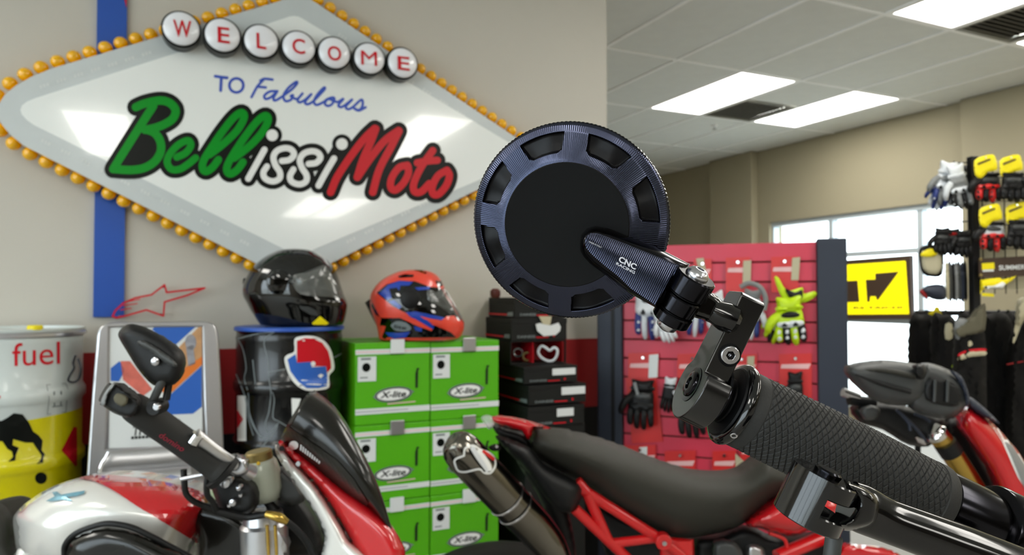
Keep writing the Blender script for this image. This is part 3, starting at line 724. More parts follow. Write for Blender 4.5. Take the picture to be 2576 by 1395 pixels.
# --- green helmet cartons
YF = 2.60; XA = onY(893, 862, YF).x; XB = onY(1083, 860, YF).x; XC = onY(1256, 858, YF).x
def carton(x0, x1, z0, z1, lab, tab):
    wdt, h = x1 - x0, z1 - z0; r = empty('helmet_carton', ((x0 + x1) / 2, YF + .18, z0), lab, 'box', 'green helmet cartons')
    g = .002; x0 += g; x1 -= g; z1 -= g; T = .036
    obj('carton_body', bx(x0, x1, YF + .002, YF + .35, z0, z1 - .004), M['carton'], r, smooth=0, bevel=.003)
    obj('carton_lid', bx(x0 - .001, x1 + .001, YF, YF + .352, z1 - T, z1), M['carton'], r, smooth=0, bevel=.003)
    S = lambda u, v: Vector((x0 + (x1 - x0) * u, YF - .0006, z0 + h * v))
    def q(name, us, m, dy=0): return obj(name, ([S(*p) - Vector((0, dy, 0)) for p in us], [tuple(range(len(us)))[::-1]]), m, r, smooth=0)
    q('stripe', [(0, .855), (1, .855), (1, .915), (0, .915)], M['paper'], .0002)
    q('stripe', [(0, .13), (1, .13), (1, .20), (0, .20)], M['paper'], .0)
    q('stripe_line', [(0, .88), (1, .88), (1, .892), (0, .892)], M['pink'], .0006)
    q('stripe_line', [(0, .16), (.7, .16), (.7, .168), (0, .168)], M['line'], .0006)
    q('product_label', [(.03, .53), (.27, .53), (.27, .83), (.03, .83)], M['paper'])
    q('label_print', [(.10 + .055 * math.cos(t) * 1.0 + .04, .70 + .055 * math.sin(t)) for t in [k * math.pi / 7 for k in range(14)]] , M['black'], .0006)
    q('label_print', [(.07, .79), (.20, .79), (.20, .815), (.07, .815)], M['line'], .0006)
    q('label_print', [(.06, .57), (.16, .57), (.16, .585), (.06, .585)], M['line'], .0006)
    q('hand_hole', [(.80, .42), (.83, .42), (.835, .64), (.86, .66), (.82, .67), (.80, .60)], M['cartond'])
    E = lambda rx, ry, k=20: [(.50 + rx * math.cos(t) , .355 + ry * math.sin(t) + .012 * math.cos(t)) for t in [2 * math.pi * i / k for i in range(k)]]
    q('logo', [(.22, .345)] + E(.255, .095)[11:20] + E(.255, .095)[0:1] + [(.79, .375)] + E(.255, .095)[1:11], M['line'], .0002)
    q('logo', E(.235, .085), M['black'], .0006); q('logo', E(.22, .072), M['wprint'], .001)
    V, F = textmesh('X-lite', .025, .25); xs = [v[0] for v in V]; mx = max(xs)
    obj('lettering', ([S(.33 + .34 * x / mx, .32 + .105 * y) - Vector((0, .0015, 0)) for x, y in V], [f[::-1] for f in F]), M['black'], r, smooth=0)
    q('small_print', [(.42, .235), (.80, .245), (.80, .258), (.42, .248)], M['pink'])
    if tab:
        c = S(.55, .945); obj('latch_tab', box(c + Vector((0, -.004, .0)), (.052, .006, .052)), M['alu' if tab == 2 else 'paper'], r, smooth=0, bevel=.002)
        obj('latch_slot', box(S(.55, .865) + Vector((0, -.001, 0)), (.05, .003, .010)), M['cartond'], r, smooth=0)
    return r
zs = [1.083, .787, .508, .235]
names = [['green helmet carton at the top left of the stack', 'green helmet carton at the top right, below the coral helmet\'s chin'],
         ['green helmet carton in the second row, left column, behind the windscreen', 'green helmet carton in the second row, right column, behind the silencer tip'],
         ['green helmet carton in the third row, left column, lowest one visible behind the screen', 'green helmet carton in the third row, right column, above the tyre']]
for k in range(3):
    carton(XA, XB, zs[k + 1], zs[k], names[k][0], [1, 2, 1][k]); carton(XB, XC, zs[k + 1] - .002, zs[k] - .001, names[k][1], [2, 2, 1][k])
obj('pallet_box', bx(XA, XC, YF, YF + .35, 0, .232), M['cartond'], None, bevel=.004, label='low black base box under the stack of green helmet cartons', cat='base')
q = [(1110 + 0, 800)]

# --- helmets
def helmet(name, rows, d, m, lab, shellm=None):
    r = empty(name, P((rows[-1][1] + rows[-1][2]) / 2, rows[-1][0], d), lab, 'helmet')
    s = obj('shell', hloft(rows, d, m=4, n=64, pw=2.15), m, r, smooth=60)
    return r, s
H3 = lambda x, y: (590 + x * .172, 620 + y * .172)
hr = [(627, 735, 752, .01), (630, 710, 776, .04), (636, 692, 793, .06), (650, 668, 815, .088), (670, 644, 834, .108), (695, 627, 848, .120), (720, 616, 856, .126), (745, 616, 864, .126), (765, 626, 872, .122), (785, 636, 871, .114), (805, 650, 867, .106), (817, 658, 862, .10), (819.5, 664, 858, .085)]
h1, s1 = helmet('black_helmet', [(y - 2.5, a, b, c) for y, a, b, c in hr], 2.62, M['hblack'], 'glossy black full-face helmet sitting on the blue lid of the black drum')
z = bvhS(s1, .0)
sh = lambda x, y: z(x, y)
obj('visor', puff(smoothpoly([(742, 690), (775, 684), (812, 668), (826, 680), (842, 705), (858, 735), (860, 750), (835, 748), (800, 745), (765, 742), (745, 730), (736, 708)], 3), lambda x, y: 2.62 - .126 + .00001 * (x - 740) ** 2 * .45, .012, R=26, L=9, back=.3), M['visor'], h1, smooth=60, label='clear visor with a thin upper rim')
bs = bvhS(s1, .0015)
obj('visor_pivot', lathe([(0, .042), (.004, .040), (.007, .030), (.009, .012)], (bs(703, 710) or P(703, 710, 2.5)), -ray(703, 712), 28), M['hblack'], h1)
obj('visor_rim', tube([bs(x, y) for x, y in [(712, 690), (735, 696), (765, 687), (800, 672), (818, 668)] if bs(x, y)], .0022, n=8), M['greyp'], h1)
for pl, lb in (([(785, 812), (805, 794), (827, 812), (820, 816), (788, 815)], 'yellow chin sticker'),):
    decal('sticker', [pl], bvhS(s1, .002), M['yel'], h1, L=8, label=lb)
decal('chin_vent', [[(752, 768), (775, 770), (795, 780), (800, 794), (780, 790), (757, 776)]], bvhS(s1, .002), M['greyp'], h1, L=8)
obj('neck_roll', puff(smoothpoly([(610, 712), (620, 700), (632, 740), (652, 796), (662, 812), (652, 812), (632, 778)], 3), 2.60, .03, R=10, L=8), M['gblack'], h1, smooth=60)

H4 = lambda pts: [(910 + x * .15775, 660 + y * .15775) for x, y in pts]
hr2 = [(678, 1030, 1052, .01), (681, 1010, 1076, .04), (688, 990, 1094, .062), (700, 967, 1106, .084), (718, 947, 1116, .100), (740, 934, 1124, .112), (762, 932, 1140, .118), (785, 936, 1152, .118), (808, 944, 1166, .112), (828, 950, 1166, .104), (845, 953, 1160, .098), (852, 955, 1150, .09), (855, 962, 1140, .08)]
h2, s2 = helmet('coral_helmet', hr2, 2.78, M['coral'], 'fluorescent coral and blue racing helmet on top of the green cartons')
b2 = bvhS(s2, .0012); b3 = bvhS(s2, .002); b4 = bvhS(s2, .0028)
decal('black_graphics', [H4([(240, 480), (400, 350), (600, 290), (850, 300), (1090, 390), (1220, 400), (1290, 330), (1330, 420), (1480, 700), (1620, 950), (1560, 930), (1350, 850), (1300, 920), (1000, 880), (700, 800), (500, 700), (380, 600)])], b2, M['hblack'], h2, L=8)
decal('black_graphics', [H4([(160, 700), (130, 640), (150, 590), (270, 830), (310, 900), (290, 1000), (330, 1190), (420, 1250), (1500, 1250), (1590, 1180), (1450, 1130), (1200, 1010), (1000, 960), (830, 940), (600, 880), (310, 880), (230, 830)])], b2, M['hblack'], h2, L=8)
decal('black_graphics', [H4([(580, 220), (700, 190), (830, 200), (820, 235), (600, 245)]), H4([(1170, 290), (1260, 290), (1290, 370), (1220, 400)]), H4([(820, 125), (960, 125), (1040, 170), (1010, 185), (900, 140)])], b3, M['hblack'], h2, L=8)
decal('blue_graphics', [H4([(280, 500), (420, 360), (600, 295), (820, 310), (760, 370), (620, 370), (600, 450), (560, 400), (440, 420), (480, 560), (420, 600)]), H4([(840, 400), (1090, 385), (1080, 430), (900, 445)]), H4([(430, 620), (520, 600), (640, 700), (600, 740)]),
                         H4([(700, 790), (860, 780), (1150, 840), (1330, 880), (1310, 930), (1180, 900), (1000, 880), (1150, 1010), (1140, 1060), (950, 980), (760, 850)]), H4([(380, 1110), (600, 1120), (780, 1100), (700, 1190), (520, 1210), (430, 1170)]), H4([(830, 1010), (960, 1040), (960, 1100), (860, 1080)])], b3, M['hblue'], h2, L=8)
decal('coral_graphics', [H4([(690, 830), (860, 900), (1130, 1060), (1110, 1085), (900, 1010), (640, 890)]), H4([(930, 850), (1250, 930), (1350, 860), (1470, 850), (1530, 930), (1630, 960), (1600, 1150), (1510, 1200), (1430, 1120), (1260, 990), (1000, 900)]), H4([(300, 1000), (390, 1010), (330, 1190), (290, 1120)])], b4, M['coral'], h2, L=8)
decal('logo', [smoothpoly(H4([(470, 990), (560, 930), (700, 950), (790, 1030), (740, 1085), (560, 1080), (490, 1030)]), 3)], bvhS(s2, .0034), M['line'], h2, L=8)
text('lettering', 'lite', H4([(520, 1040)])[0], (30, 4), (2, -9), bvhS(s2, .004), M['black'], h2, bold=.02)
text('lettering', 'X', H4([(350, 1040)])[0], (17, 2), (4, -20), bvhS(s2, .004), M['wprint'], h2, bold=.03)
decal('sticker', [H4([(1200, 1150), (1290, 1070), (1400, 1170), (1380, 1190), (1210, 1175)])], bvhS(s2, .004), M['yel'], h2, L=8, label='yellow chin sticker')
obj('visor', puff(smoothpoly(H4([(1050, 440), (1190, 470), (1320, 410), (1420, 560), (1530, 740), (1610, 900), (1540, 880), (1400, 840), (1200, 810), (1080, 760), (1020, 620)]), 3), lambda x, y: 2.78 - .095 + max(0, x - 1075) * .0006, .014, R=20, L=9, back=.3), M['visor'], h2, smooth=60, label='clear visor')
obj('visor_pivot', lathe([(0, .036), (.004, .034), (.007, .024), (.009, .01)], b2(1032, 752), -ray(1032, 752), 28), M['gblack'], h2)
obj('rear_spoiler', puff(H4([(50, 640), (140, 570), (200, 700), (290, 870), (250, 1040), (180, 900)]), 2.80, .03, R=9, L=8), M['gblack'], h2, smooth=50)

# --- black accessory boxes
ZC = [9.]
def dbox(x0, x1, y0, y1, yl0, yl1, Yf, Xl, lab, tilt=0, lblx=None):
    """front face pixels x0..x1 on plane Y=Yf (top at y0, bottom y1)"""
    A = onY(x0, y1, Yf); B = onY(x1, y1, Yf); T = min(onY(x0, y0, Yf).z, ZC[0]); ZC[0] = A.z - .0005; dpt = .30
    r = empty('accessory_box', ((A.x + B.x) / 2, Yf + .1, A.z), lab, 'box', 'black accessory boxes')
    yb = min(2.985, Yf + dpt)
    h = T - A.z
    bdy = obj('carton', bx(A.x, B.x, Yf, yb, A.z, T - .25 * h), M['cartond'], r, smooth=0, bevel=.0015)
    lid = obj('carton_lid', bx(A.x - .001, B.x + .001, Yf - .0015, yb, T - .25 * h, T), M['cartond'], r, smooth=0, bevel=.0015)
    W = B.x - A.x
    f = lambda u, v, dy=.0028: Vector((A.x + W * u, Yf - dy, A.z + h * v))
    def q(name, us, m, dy=.0028): return obj(name, ([f(u, v, dy) for u, v in us], [tuple(range(len(us)))[::-1]]), m, r, smooth=0)
    q('red_line', [(.45, .10), (.66, .10), (.66, .16), (.42, .16)], M['red'])
    V, F = textmesh('DAINESE', .02, 0); mx = max(v[0] for v in V)
    obj('lettering', ([f(.10 + .32 * x / mx, .12 + .16 * y) for x, y in V], [g[::-1] for g in F]), M['line'], r, smooth=0)
    q('small_mark', [(.74, .13), (.77, .13), (.77, .26), (.74, .26)], M['red'])
    if lblx: q('white_label', [(lblx[0], .45), (lblx[1], .45), (lblx[1], .85), (lblx[0], .85)], M['paper'])
    # left end face
    g = lambda u, v: Vector((A.x - .0022, Yf + (yb - Yf) * u, A.z + h * v))
    obj('red_line', ([g(0.25, .12), g(1, .12), g(1, .2), g(.25, .2)], [(0, 1, 2, 3)]), M['red'], r, smooth=0)
    obj('white_mark', ([g(0.04, .1), g(.3, .1), g(.22, .28), g(.04, .3)], [(0, 1, 2, 3)]), M['line'], r, smooth=0)
    return r
Yb = 2.72
dbox(1294, 1420, 748, 800, 0, 0, Yb, 0, 'topmost black accessory box of the stack, partly hidden by the round mirror')
dbox(1286, 1426, 801, 857, 0, 0, Yb, 0, 'second black accessory box from the top, with a white price tag hanging on it')
# open box, red inside
A = onY(1284, 918, Yb); B = onY(1424, 918, Yb); T = ZC[0]; ZC[0] = A.z - .001
ob = empty('open_box', ((A.x + B.x) / 2, Yb + .1, A.z), 'open-fronted red-lined black box showing fasteners, under the price tag', 'box')
z0, z1 = A.z, T - .001; X0, X1 = A.x, B.x; ym = 2.98
for nm, b_ in (('bottom', bx(X0, X1, Yb, ym, z0, z0 + .004)), ('top', bx(X0, X1, Yb, ym, z1 - .004, z1)), ('side', bx(X0, X0 + .004, Yb, ym, z0 + .004, z1 - .004)), ('side', bx(X1 - .004, X1, Yb, ym, z0 + .004, z1 - .004))):
    obj(nm, b_, M['cartond'], ob, smooth=0)
obj('red_lining', join(bx(X0 + .004, X1 - .004, ym - .12, ym - .11, z0 + .004, z1 - .004), bx(X1 - .012, X1 - .004, Yb + .01, ym - .12, z0 + .004, z1 - .004)), M['redw'], ob, smooth=0)
obj('red_divider', bx((X0 + X1) / 2 - .018, (X0 + X1) / 2 - .014, Yb + .02, ym - .12, z0 + .004, z1 - .004), M['red'], ob, smooth=0)
def ring(name, pts, d, r, m, lab, cat, parent=None, group=None, fl=1):
    o = obj(name, ptube([(x, y, d) for x, y in pts], r, n=10, m=5), m, parent, label=lab, cat=cat, group=group); return o
dd = (onY(1350, 900, Yb + .03) - EYE).dot(FW)
hs = [(1358, 873), (1354, 885), (1361, 898), (1377, 907), (1391, 906), (1400, 895), (1402, 880), (1393, 874), (1383, 881), (1373, 874), (1364, 870), (1358, 873)]
ring('heart_bracket', hs, dd, .006, M['gwhite'], 'pale heart-shaped bracket standing in the open red-lined box', 'bracket')
for (x, y, rr, lb) in ((1303, 886, 11, 'grey ring fastener at the left end of the open box'), (1327, 896, 11, 'brassy ring fastener beside the grey one in the open box')):
    ring('ring_fastener', [(x + rr * math.cos(t), y + rr * .9 * math.sin(t)) for t in [k * math.pi / 6 for k in range(13)]], dd + .02, .005, M['steel'] if x < 1310 else M['goldb'], lb, 'ring')
pt = planeS(onY(1380, 820, Yb - .012), (0, -1, 0))
o = empty('price_tag', pt(1390, 845), 'white price tag hanging over the front of the second black box', 'tag')
obj('tag_card', cdtprism([(1348, 815), (1358, 812), (1385, 818), (1405, 811), (1411, 822), (1409, 832), (1398, 842), (1368, 845), (1352, 832)], pt, (0, .002, 0)), M['paper'], o, smooth=0)
obj('tag_strap', cdtprism([(1356, 795), (1388, 795), (1384, 817), (1366, 815)], pt, (0, .003, 0)), M['beige'], o, smooth=0)
dbox(1318, 1452, 920.5, 966, 0, 0, Yb - .10, 0, 'black accessory box with a bluish-white label, just under the open box', lblx=(.52, .96))
dbox(1330, 1474, 971, 1020, 0, 0, Yb - .12, 0, 'black accessory box jutting furthest right, white label at its right end', lblx=(.56, .98))
dbox(1328, 1470, 1025, 1076, 0, 0, Yb - .13, 0, 'black accessory box just above the motorcycle seat, small white label', lblx=(.50, .80))
q = onY(1325, 1078, Yb - .13); q2 = onY(1475, 1078, Yb - .13); q.z = ZC[0]
obj('accessory_box', bx(q.x, q2.x, Yb - .12, 2.98, 0, q.z), M['cartond'], None, bevel=.003, label='large dark carton at the foot of the black box stack, hidden by the seat', cat='box')
obj('steel_knob', lathe([(0, .016), (.01, .022), (.03, .022), (.04, .012)], onY(1246, 749, Yb + .12), (0, 0, 1), 16), mat('dark_red_knob', (86, 40, 34), .4), None, label='small dark red cap on top of the black boxes', cat='cap')
# ============================================================ red slatwall glove display
QL, QR = P(1568, 745, 3.30), P(2055, 745, 3.02)
QL.z = QR.z = 0
DU = (QR - QL).normalized(); DN = Vector((-DU.y, DU.x, 0)); DN = DN if DN.dot(QL) < 0 else -DN   # towards the camera
DW = (QR - QL).length; DT = 1.25 + 144 * 3.02 / FP
dsp = empty('glove_display', QL + DU * DW / 2, 'freestanding red slatwall display with dark posts, hung with riding gloves', 'display')
def dbx(u0, u1, n0, n1, z0, z1):
    c = QL + DU * (u0 + u1) / 2 + DN * (n0 + n1) / 2 + Vector((0, 0, (z0 + z1) / 2)); return box(c, (u1 - u0, n1 - n0, z1 - z0), DU, DN)
pit = .0845; z = DT - .012; k = 0
while z - pit > .12:
    h = pit if k else pit
    obj('slat', dbx(.001, DW - .001, -.006, .006, z - h + .0075, z), M['slat'], dsp, smooth=0, bevel=.002)
    z -= h; k += 1
obj('backing', dbx(0, DW, -.02, -.0065, .1, DT - .012), M['groove'], dsp, smooth=0)
pw = (P(2130, 745, 3.0) - P(2055, 745, 3.02)).length
obj('post', dbx(DW, DW + pw * .98, -.10, .03, 0, DT), M['post'], dsp, smooth=0, bevel=.006)
obj('post', dbx(-.115, 0, -.10, .03, 0, DT - .02), M['post'], dsp, smooth=0, bevel=.006)
obj('base', dbx(0, DW, -.10, .05, 0, .10), M['post'], dsp, smooth=0, bevel=.006)
obj('post_edge', dbx(-.05, -.035, .03, .034, .02, DT - .02), M['blackw'], dsp, smooth=0)
def dS_(n):  # plane in front of the display
    return planeS(QL + DN * n, DN)
def glove(root, x, y, s, rot, c, n, thumb=1, curl=.1, cuff=1.0, knuck=True, arrows=True, fl=1.0):
    """x,y: wrist in pixels, s: palm width in px, rot: direction of the fingers (deg, 0 = down)"""
    a = math.radians(rot); fx, fy = math.sin(a), math.cos(a); rx, ry = math.cos(a), -math.sin(a)
    sf = dS_(n) if not isinstance(n, float) or n < 1 else None
    T = lambda u, v: (x + rx * u * s + fx * v * s * fl, y + ry * u * s + fy * v * s * fl)
    dep = (lambda px, py: (dS_(n)(px, py) - EYE).dot(FW)) if n < 1 else (lambda px, py: n)
    th = s * 3 / FP * .17
    def pf(nm, pts, m, R=.25, t=1., dz=0, **k):
        return obj(nm, puff(smoothpoly([T(*p) for p in pts], 3), lambda px, py: dep(px, py) - dz, th * t, R=R * s, L=max(4, s * .11)), M[m], root, smooth=60, **k)
    def tb(nm, pts, r, m, **k):
        return obj(nm, tube([P(*T(u, v), dep(*T(u, v)) - w) for u, v, w in pts], [q * s * 3 / FP for q in r], n=10, m=4), M[m], root, **k)
    pf('cuff', [(-.42, -.85 * cuff), (0, -.75 * cuff), (.45, -.88 * cuff), (.42, -.4), (.38, .05), (-.38, .05), (-.42, -.4)], c['cuff'], t=1.1)
    pf('palm', [(-.44, -.05), (0, -.1), (.42, -.05), (.5, .4), (.5, .95), (.2, 1.06), (-.3, 1.02), (-.5, .85), (-.5, .35)], c['palm'], t=1.2)
    for i, (u, l) in enumerate(((-.38, 1.65), (-.13, 1.85), (.13, 1.9), (.38, 1.72))):
        o = tb('finger', [(u, .85, 0), (u * 1.1, 1.25, .01), (u * 1.12 + curl * .2, (.85 + l) / 2 + .3, .008), (u * 1.1 + curl * .4, l, -.005)], [.145, .14, .13, .09], c['finger'] if i % 2 else c.get('finger2', c['finger']))
        if knuck:
            for v in (1.2, 1.5):
                q = T(u * 1.12 + curl * .15, v); cx, cy = q
                obj('knuckle_pad', puff(circ(cx, cy, s * .10, s * .12, 10), lambda px, py: dep(px, py) - th * .95, th * .45, R=s * .08, L=s * .07), M[c['pad']], o, smooth=60)
    t = thumb
    tb('thumb', [(-.35 * t, .2, 0), (-.62 * t, .5, .015), (-.78 * t, .9, .015), (-.8 * t, 1.15, .005)], [.17, .16, .14, .09], c['thumb'])
    if arrows:
        pf('hand_back_guard', [(-.3, .15), (0, .02), (.32, .12), (.36, .35), (.1, .48), (-.25, .42)], c['guard'], R=.12, t=.5, dz=th * 1.0)
        pf('knuckle_guard', [(-.42, .62), (0, .52), (.45, .6), (.46, .85), (.15, .95), (-.2, .95), (-.44, .85)], c['kg'], R=.12, t=.6, dz=th * 1.0)
        for u in (-.2, .2):
            pf('guard_spike', [(u - .1, .88), (u, .66), (u + .1, .88)], 'gblack', R=.05, t=.3, dz=th * 1.7)
    pf('wrist_strap', [(-.42, -.28), (.4, -.32), (.44, -.08), (-.38, -.06)], c['strap'], R=.08, t=.4, dz=th * .9)
def card(root, x0, y0, x1, y1, n, tag=None, stripe=True, tx=None, hook=True):
    sf = dS_(n)
    obj('hang_card', cdtprism([(x0, y0), (x1, y0 - 2), (x1, y1), (x0, y1)], sf, -DN * .002), M['card'], root, smooth=0)
    f2 = dS_(n + .0008)
    if stripe:
        ys_ = y0 + 26
        decal('card_print', [[(x0 + 6, ys_), (x1 - 2, ys_ - 2), (x1 - 8, ys_ + 11), (x0 + 4, ys_ + 10)]], f2, M['pink'], root, L=60)
    if tag:
        obj('price_sticker', cdtprism(tag, dS_(n + .004), -DN * .0015), M['beige'] if tag[0][0] > 1650 else M['paper'], root, smooth=0)
    hx, hy = (x0 + x1) / 2, y0 + 10
    if hook:
        obj('peg_hook', tube([dS_(.008)(hx, hy), dS_(n + .012)(hx, hy + 1)], .003, n=8, m=1), M['chrome'], root)
        obj('peg_tip', lathe([(0, .004), (.002, .008), (.006, .006)], dS_(n + .012)(hx, hy + 1), DN, 12), M['chrome'], root)
B_ = dict(cuff='navy', palm='gwhite', finger='gwhite', finger2='navy', pad='gwhite', thumb='navy', guard='gblack', kg='gwhite', strap='navy')
W_ = dict(cuff='gwhite', palm='gwhite', finger='navy', finger2='gwhite', pad='gwhite', thumb='gwhite', guard='ggrey', kg='gwhite', strap='gwhite')
N_ = dict(cuff='neon', palm='neon', finger='gblack', finger2='neon', pad='gwhite', thumb='neon', guard='gblack', kg='gwhite', strap='neon')
G_ = dict(cuff='ggrey', palm='gblack', finger='navy', finger2='gwhite', pad='gwhite', thumb='gwhite', guard='ggrey', kg='gwhite', strap='gwhite')
K_ = dict(cuff='gblack', palm='gblack', finger='gblack', finger2='gblack', pad='gblack', thumb='gblack', guard='greyp', kg='gblack', strap='gblack')
KW = dict(K_, cuff='gwhite', thumb='gwhite', palm='gblack')
def pack(x, y, lab, grp='gloves on the red display'):
    return empty('riding_glove', dS_(.05)(x, y), lab, 'glove', grp)
# top row
r = pack(1628, 760, 'blue and white leather glove at the left of the top row, below the hinge')
card(r, 1596, 656, 1668, 740, .02)
glove(r, 1630, 735, 62, 0, B_, .055, thumb=-1)
r = pack(1688, 850, 'small white glove tilted beside the blue and white glove')
glove(r, 1664, 800, 36, 22, dict(W_, finger='gwhite', cuff='gwhite'), .10, arrows=False, knuck=False, fl=.95)
r = pack(1760, 770, 'white and blue glove in the top row, half hidden by the mirror hinge')
card(r, 1826, 648, 1886, 735, .02, tag=[(1870, 655), (1890, 654), (1888, 712), (1868, 713)])
glove(r, 1752, 745, 52, -8, W_, .055)
r = pack(1740, 770, 'white glove hanging on a card marked with a pale stripe behind the clamp')
card(r, 1745, 652, 1790, 735, .018, tag=[(1751, 650), (1770, 648), (1778, 690), (1762, 700)])
glove(r, 1806, 768, 42, 14, dict(W_, finger='gwhite', palm='gwhite'), .10, thumb=1, arrows=False)
r = pack(1890, 780, 'grey-cuffed white and blue glove behind the mirror clamp arm')
glove(r, 1890, 765, 48, -6, G_, .045, thumb=-1, fl=.95)
obj('cuff_ring', tube([dS_(.08)(x, y) for x, y in [(1862, 722), (1885, 712), (1912, 722), (1926, 750), (1922, 780)]], .011, n=10), M['ggrey'], r)
r = pack(1975, 770, 'neon yellow, white and black race glove at the right of the top row')
card(r, 1940, 646, 2008, 735, .02, tag=[(1993, 648), (2013, 646), (2009, 704), (1990, 704)])
glove(r, 1985, 782, 70, 4, N_, .085, thumb=1, fl=.62)
obj('cuff_flap', puff(smoothpoly([(1948, 700), (1958, 697), (1980, 730), (2018, 722), (2022, 738), (2050, 732), (2052, 745), (2020, 762), (1985, 765), (1965, 745)], 3), (dS_(.07)(1985, 740) - EYE).dot(FW), .008, R=9, L=6), M['neon'], r, smooth=60)
obj('cuff_lining', puff(smoothpoly([(1975, 725), (2000, 735), (2018, 728), (2016, 752), (1990, 752)], 3), (dS_(.085)(1985, 740) - EYE).dot(FW), .006, R=9, L=6), M['gblack'], r, smooth=60)
r = pack(1935, 830, 'second neon yellow and white glove, partly behind the neon race glove')
glove(r, 1962, 804, 42, -24, dict(N_, palm='gwhite'), .02, thumb=1, fl=.75)
# second row
r = pack(1605, 1000, 'plain black glove hanging at the left of the second row')
card(r, 1580, 888, 1655, 950, .02, tag=[(1633, 892), (1656, 890), (1654, 948), (1631, 950)])
glove(r, 1615, 985, 62, -4, K_, .055, thumb=1, arrows=True, cuff=.75, fl=.78)
obj('card_back', cdtprism([(1574, 950), (1650, 946), (1668, 1110), (1590, 1115)], dS_(.015), -DN * .002), M['card'], r, smooth=0)
decal('reflective_stripe', [[(1592, 962), (1600, 960), (1608, 992), (1601, 993)]], dS_(.085), M['ggrey'], r)
r = pack(1690, 1000, 'black and white glove second from the left in the second row')
card(r, 1704, 890, 1780, 950, .02)
glove(r, 1684, 975, 32, -8, KW, .03, thumb=-1, arrows=False, knuck=False)
r = pack(1750, 1000, 'large black winter glove behind the bar-end clamp')
glove(r, 1735, 1000, 62, 4, K_, .085, thumb=-1, fl=.85)
r = empty('hanging_card_pack', dS_(.03)(1880, 900), 'red hanging card with pale sticker above the grip flange', 'package', 'red card packs'); card(r, 1826, 892, 1904, 952, .02, tag=[(1880, 896), (1898, 895), (1896, 935), (1879, 936)])
r = pack(2015, 980, 'black glove on a large red card right of the grip, at the display\'s right post')
card(r, 1960, 890, 2042, 1000, .02); glove(r, 2000, 965, 40, 0, K_, .05, fl=.9)
# third row of cards
for k, (x0, y0, x1, y1, tg, lb) in enumerate(((1568, 1120, 1650, 1240, [(1608, 1124), (1628, 1123), (1628, 1143), (1609, 1146)], 'red card pack at the left of the bottom row above the seat'),
                                              (1672, 1134, 1750, 1250, None, 'red card pack in the middle of the bottom row above the seat'),
                                              (1792, 1134, 1852, 1250, [(1850, 1140), (1872, 1160), (1860, 1180), (1850, 1185)], 'red card pack at the right of the bottom row above the seat'),
                                              (1862, 1105, 1900, 1180, None, 'small red card pack behind the grip at the right of the bottom row'))):
    r = empty('hanging_card_pack', dS_(.03)((x0 + x1) / 2, y0), lb, 'package', 'red card packs'); card(r, x0, y0, x1, y1, .02, tag=tg)
# ============================================================ yellow sign in the window, glow put into its face material
SX = XW + .002
ws = empty('window_sign', onX(2210, 800, SX), 'yellow window sign with black block lettering in a dark frame', 'sign')
sx = planeS((SX, 0, 0), (-1, 0, 0)); 
S6 = lambda pts: [(2120 + x * .129, 630 + y * .129) for x, y in pts]
obj('sign_frame', cdtprism(S6([(20, 190), (1310, 90), (1345, 1330), (20, 1340)]), sx, (.047, 0, 0)), M['brown'], ws, smooth=0)
obj('sign_face', cdtprism(S6([(-60, 285), (80, 275), (1220, 200), (1290, 1235), (-60, 1245)]), planeS((SX - .004, 0, 0), (-1, 0, 0)), (.004, 0, 0)), M['yelsign'], ws, smooth=0)
s7 = planeS((SX - .006, 0, 0), (-1, 0, 0))
decal('symbol', [S6([(-60, 600), (290, 580), (325, 1000), (-60, 1010)])], s7, M['brown'], ws, L=60)
decal('symbol', [S6([(445, 565), (635, 560), (630, 445), (1100, 405), (690, 960), (660, 960), (645, 890), (540, 890), (525, 1000), (475, 1000)])], s7, M['brown'], ws, L=60)
text('lettering', 'RS TAICHI', S6([(210, 1140)])[0], (122, -1), (0, -6.5), s7, M['brown'], ws, bold=.02)

# ============================================================ glove rack on the right
RD = 3.05
gr = empty('glove_rack', Vector((P(2452, 745, RD).x, P(2452, 745, RD).y, 0)), 'black wire-grid rack with post, hung with packed gloves at the right edge', 'rack')
rp = P(2452, 745, RD); RU = Vector((.94, -.34, 0)).normalized(); RNn = Vector((-RU.y, RU.x, 0)); RNn = RNn if RNn.dot(rp) < 0 else -RNn
zT = P(2452, 392, RD).z
obj('post', box(Vector((rp.x, rp.y, zT / 2)), (.032, .032, zT), RU, RNn), M['wire'], gr, smooth=0, bevel=.003)
obj('post', box(Vector((rp.x, rp.y, zT / 2)) + RU * .62, (.032, .032, zT), RU, RNn), M['wire'], gr, smooth=0, bevel=.003)
obj('backing_panel', box(Vector((rp.x, rp.y, (zT + 1.27) / 2)) + RU * .31 - RNn * .02, (.6, .006, zT - 1.29), RU, RNn), M['beige'], gr, smooth=0)
wires = []
for k in range(12): wires.append(tube([Vector((rp.x, rp.y, 1.26)) + RU * (.04 + k * .05), Vector((rp.x, rp.y, zT - .01)) + RU * (.04 + k * .05)], .0025, n=6, m=1))
for k in range(8, 14): wires.append(tube([Vector((rp.x, rp.y, .55 + k * .1)) + RNn * .004 , Vector((rp.x, rp.y, .55 + k * .1)) + RU * .62 + RNn * .004], .0025, n=6, m=1) if .55 + k * .1 < zT else tube([Vector((rp.x, rp.y, .5)), Vector((rp.x, rp.y, .52))], .002, n=6, m=1))
o = obj('wire_grid', join(*wires), M['wire'], gr); o['kind'] = 'stuff'
obj('foot', box(Vector((rp.x, rp.y, .02)) , (.05, .5, .04), RU, RNn), M['wire'], gr, smooth=0, bevel=.004)
obj('foot', box(Vector((rp.x, rp.y, .02)) + RU * .62, (.05, .5, .04), RU, RNn), M['wire'], gr, smooth=0, bevel=.004)
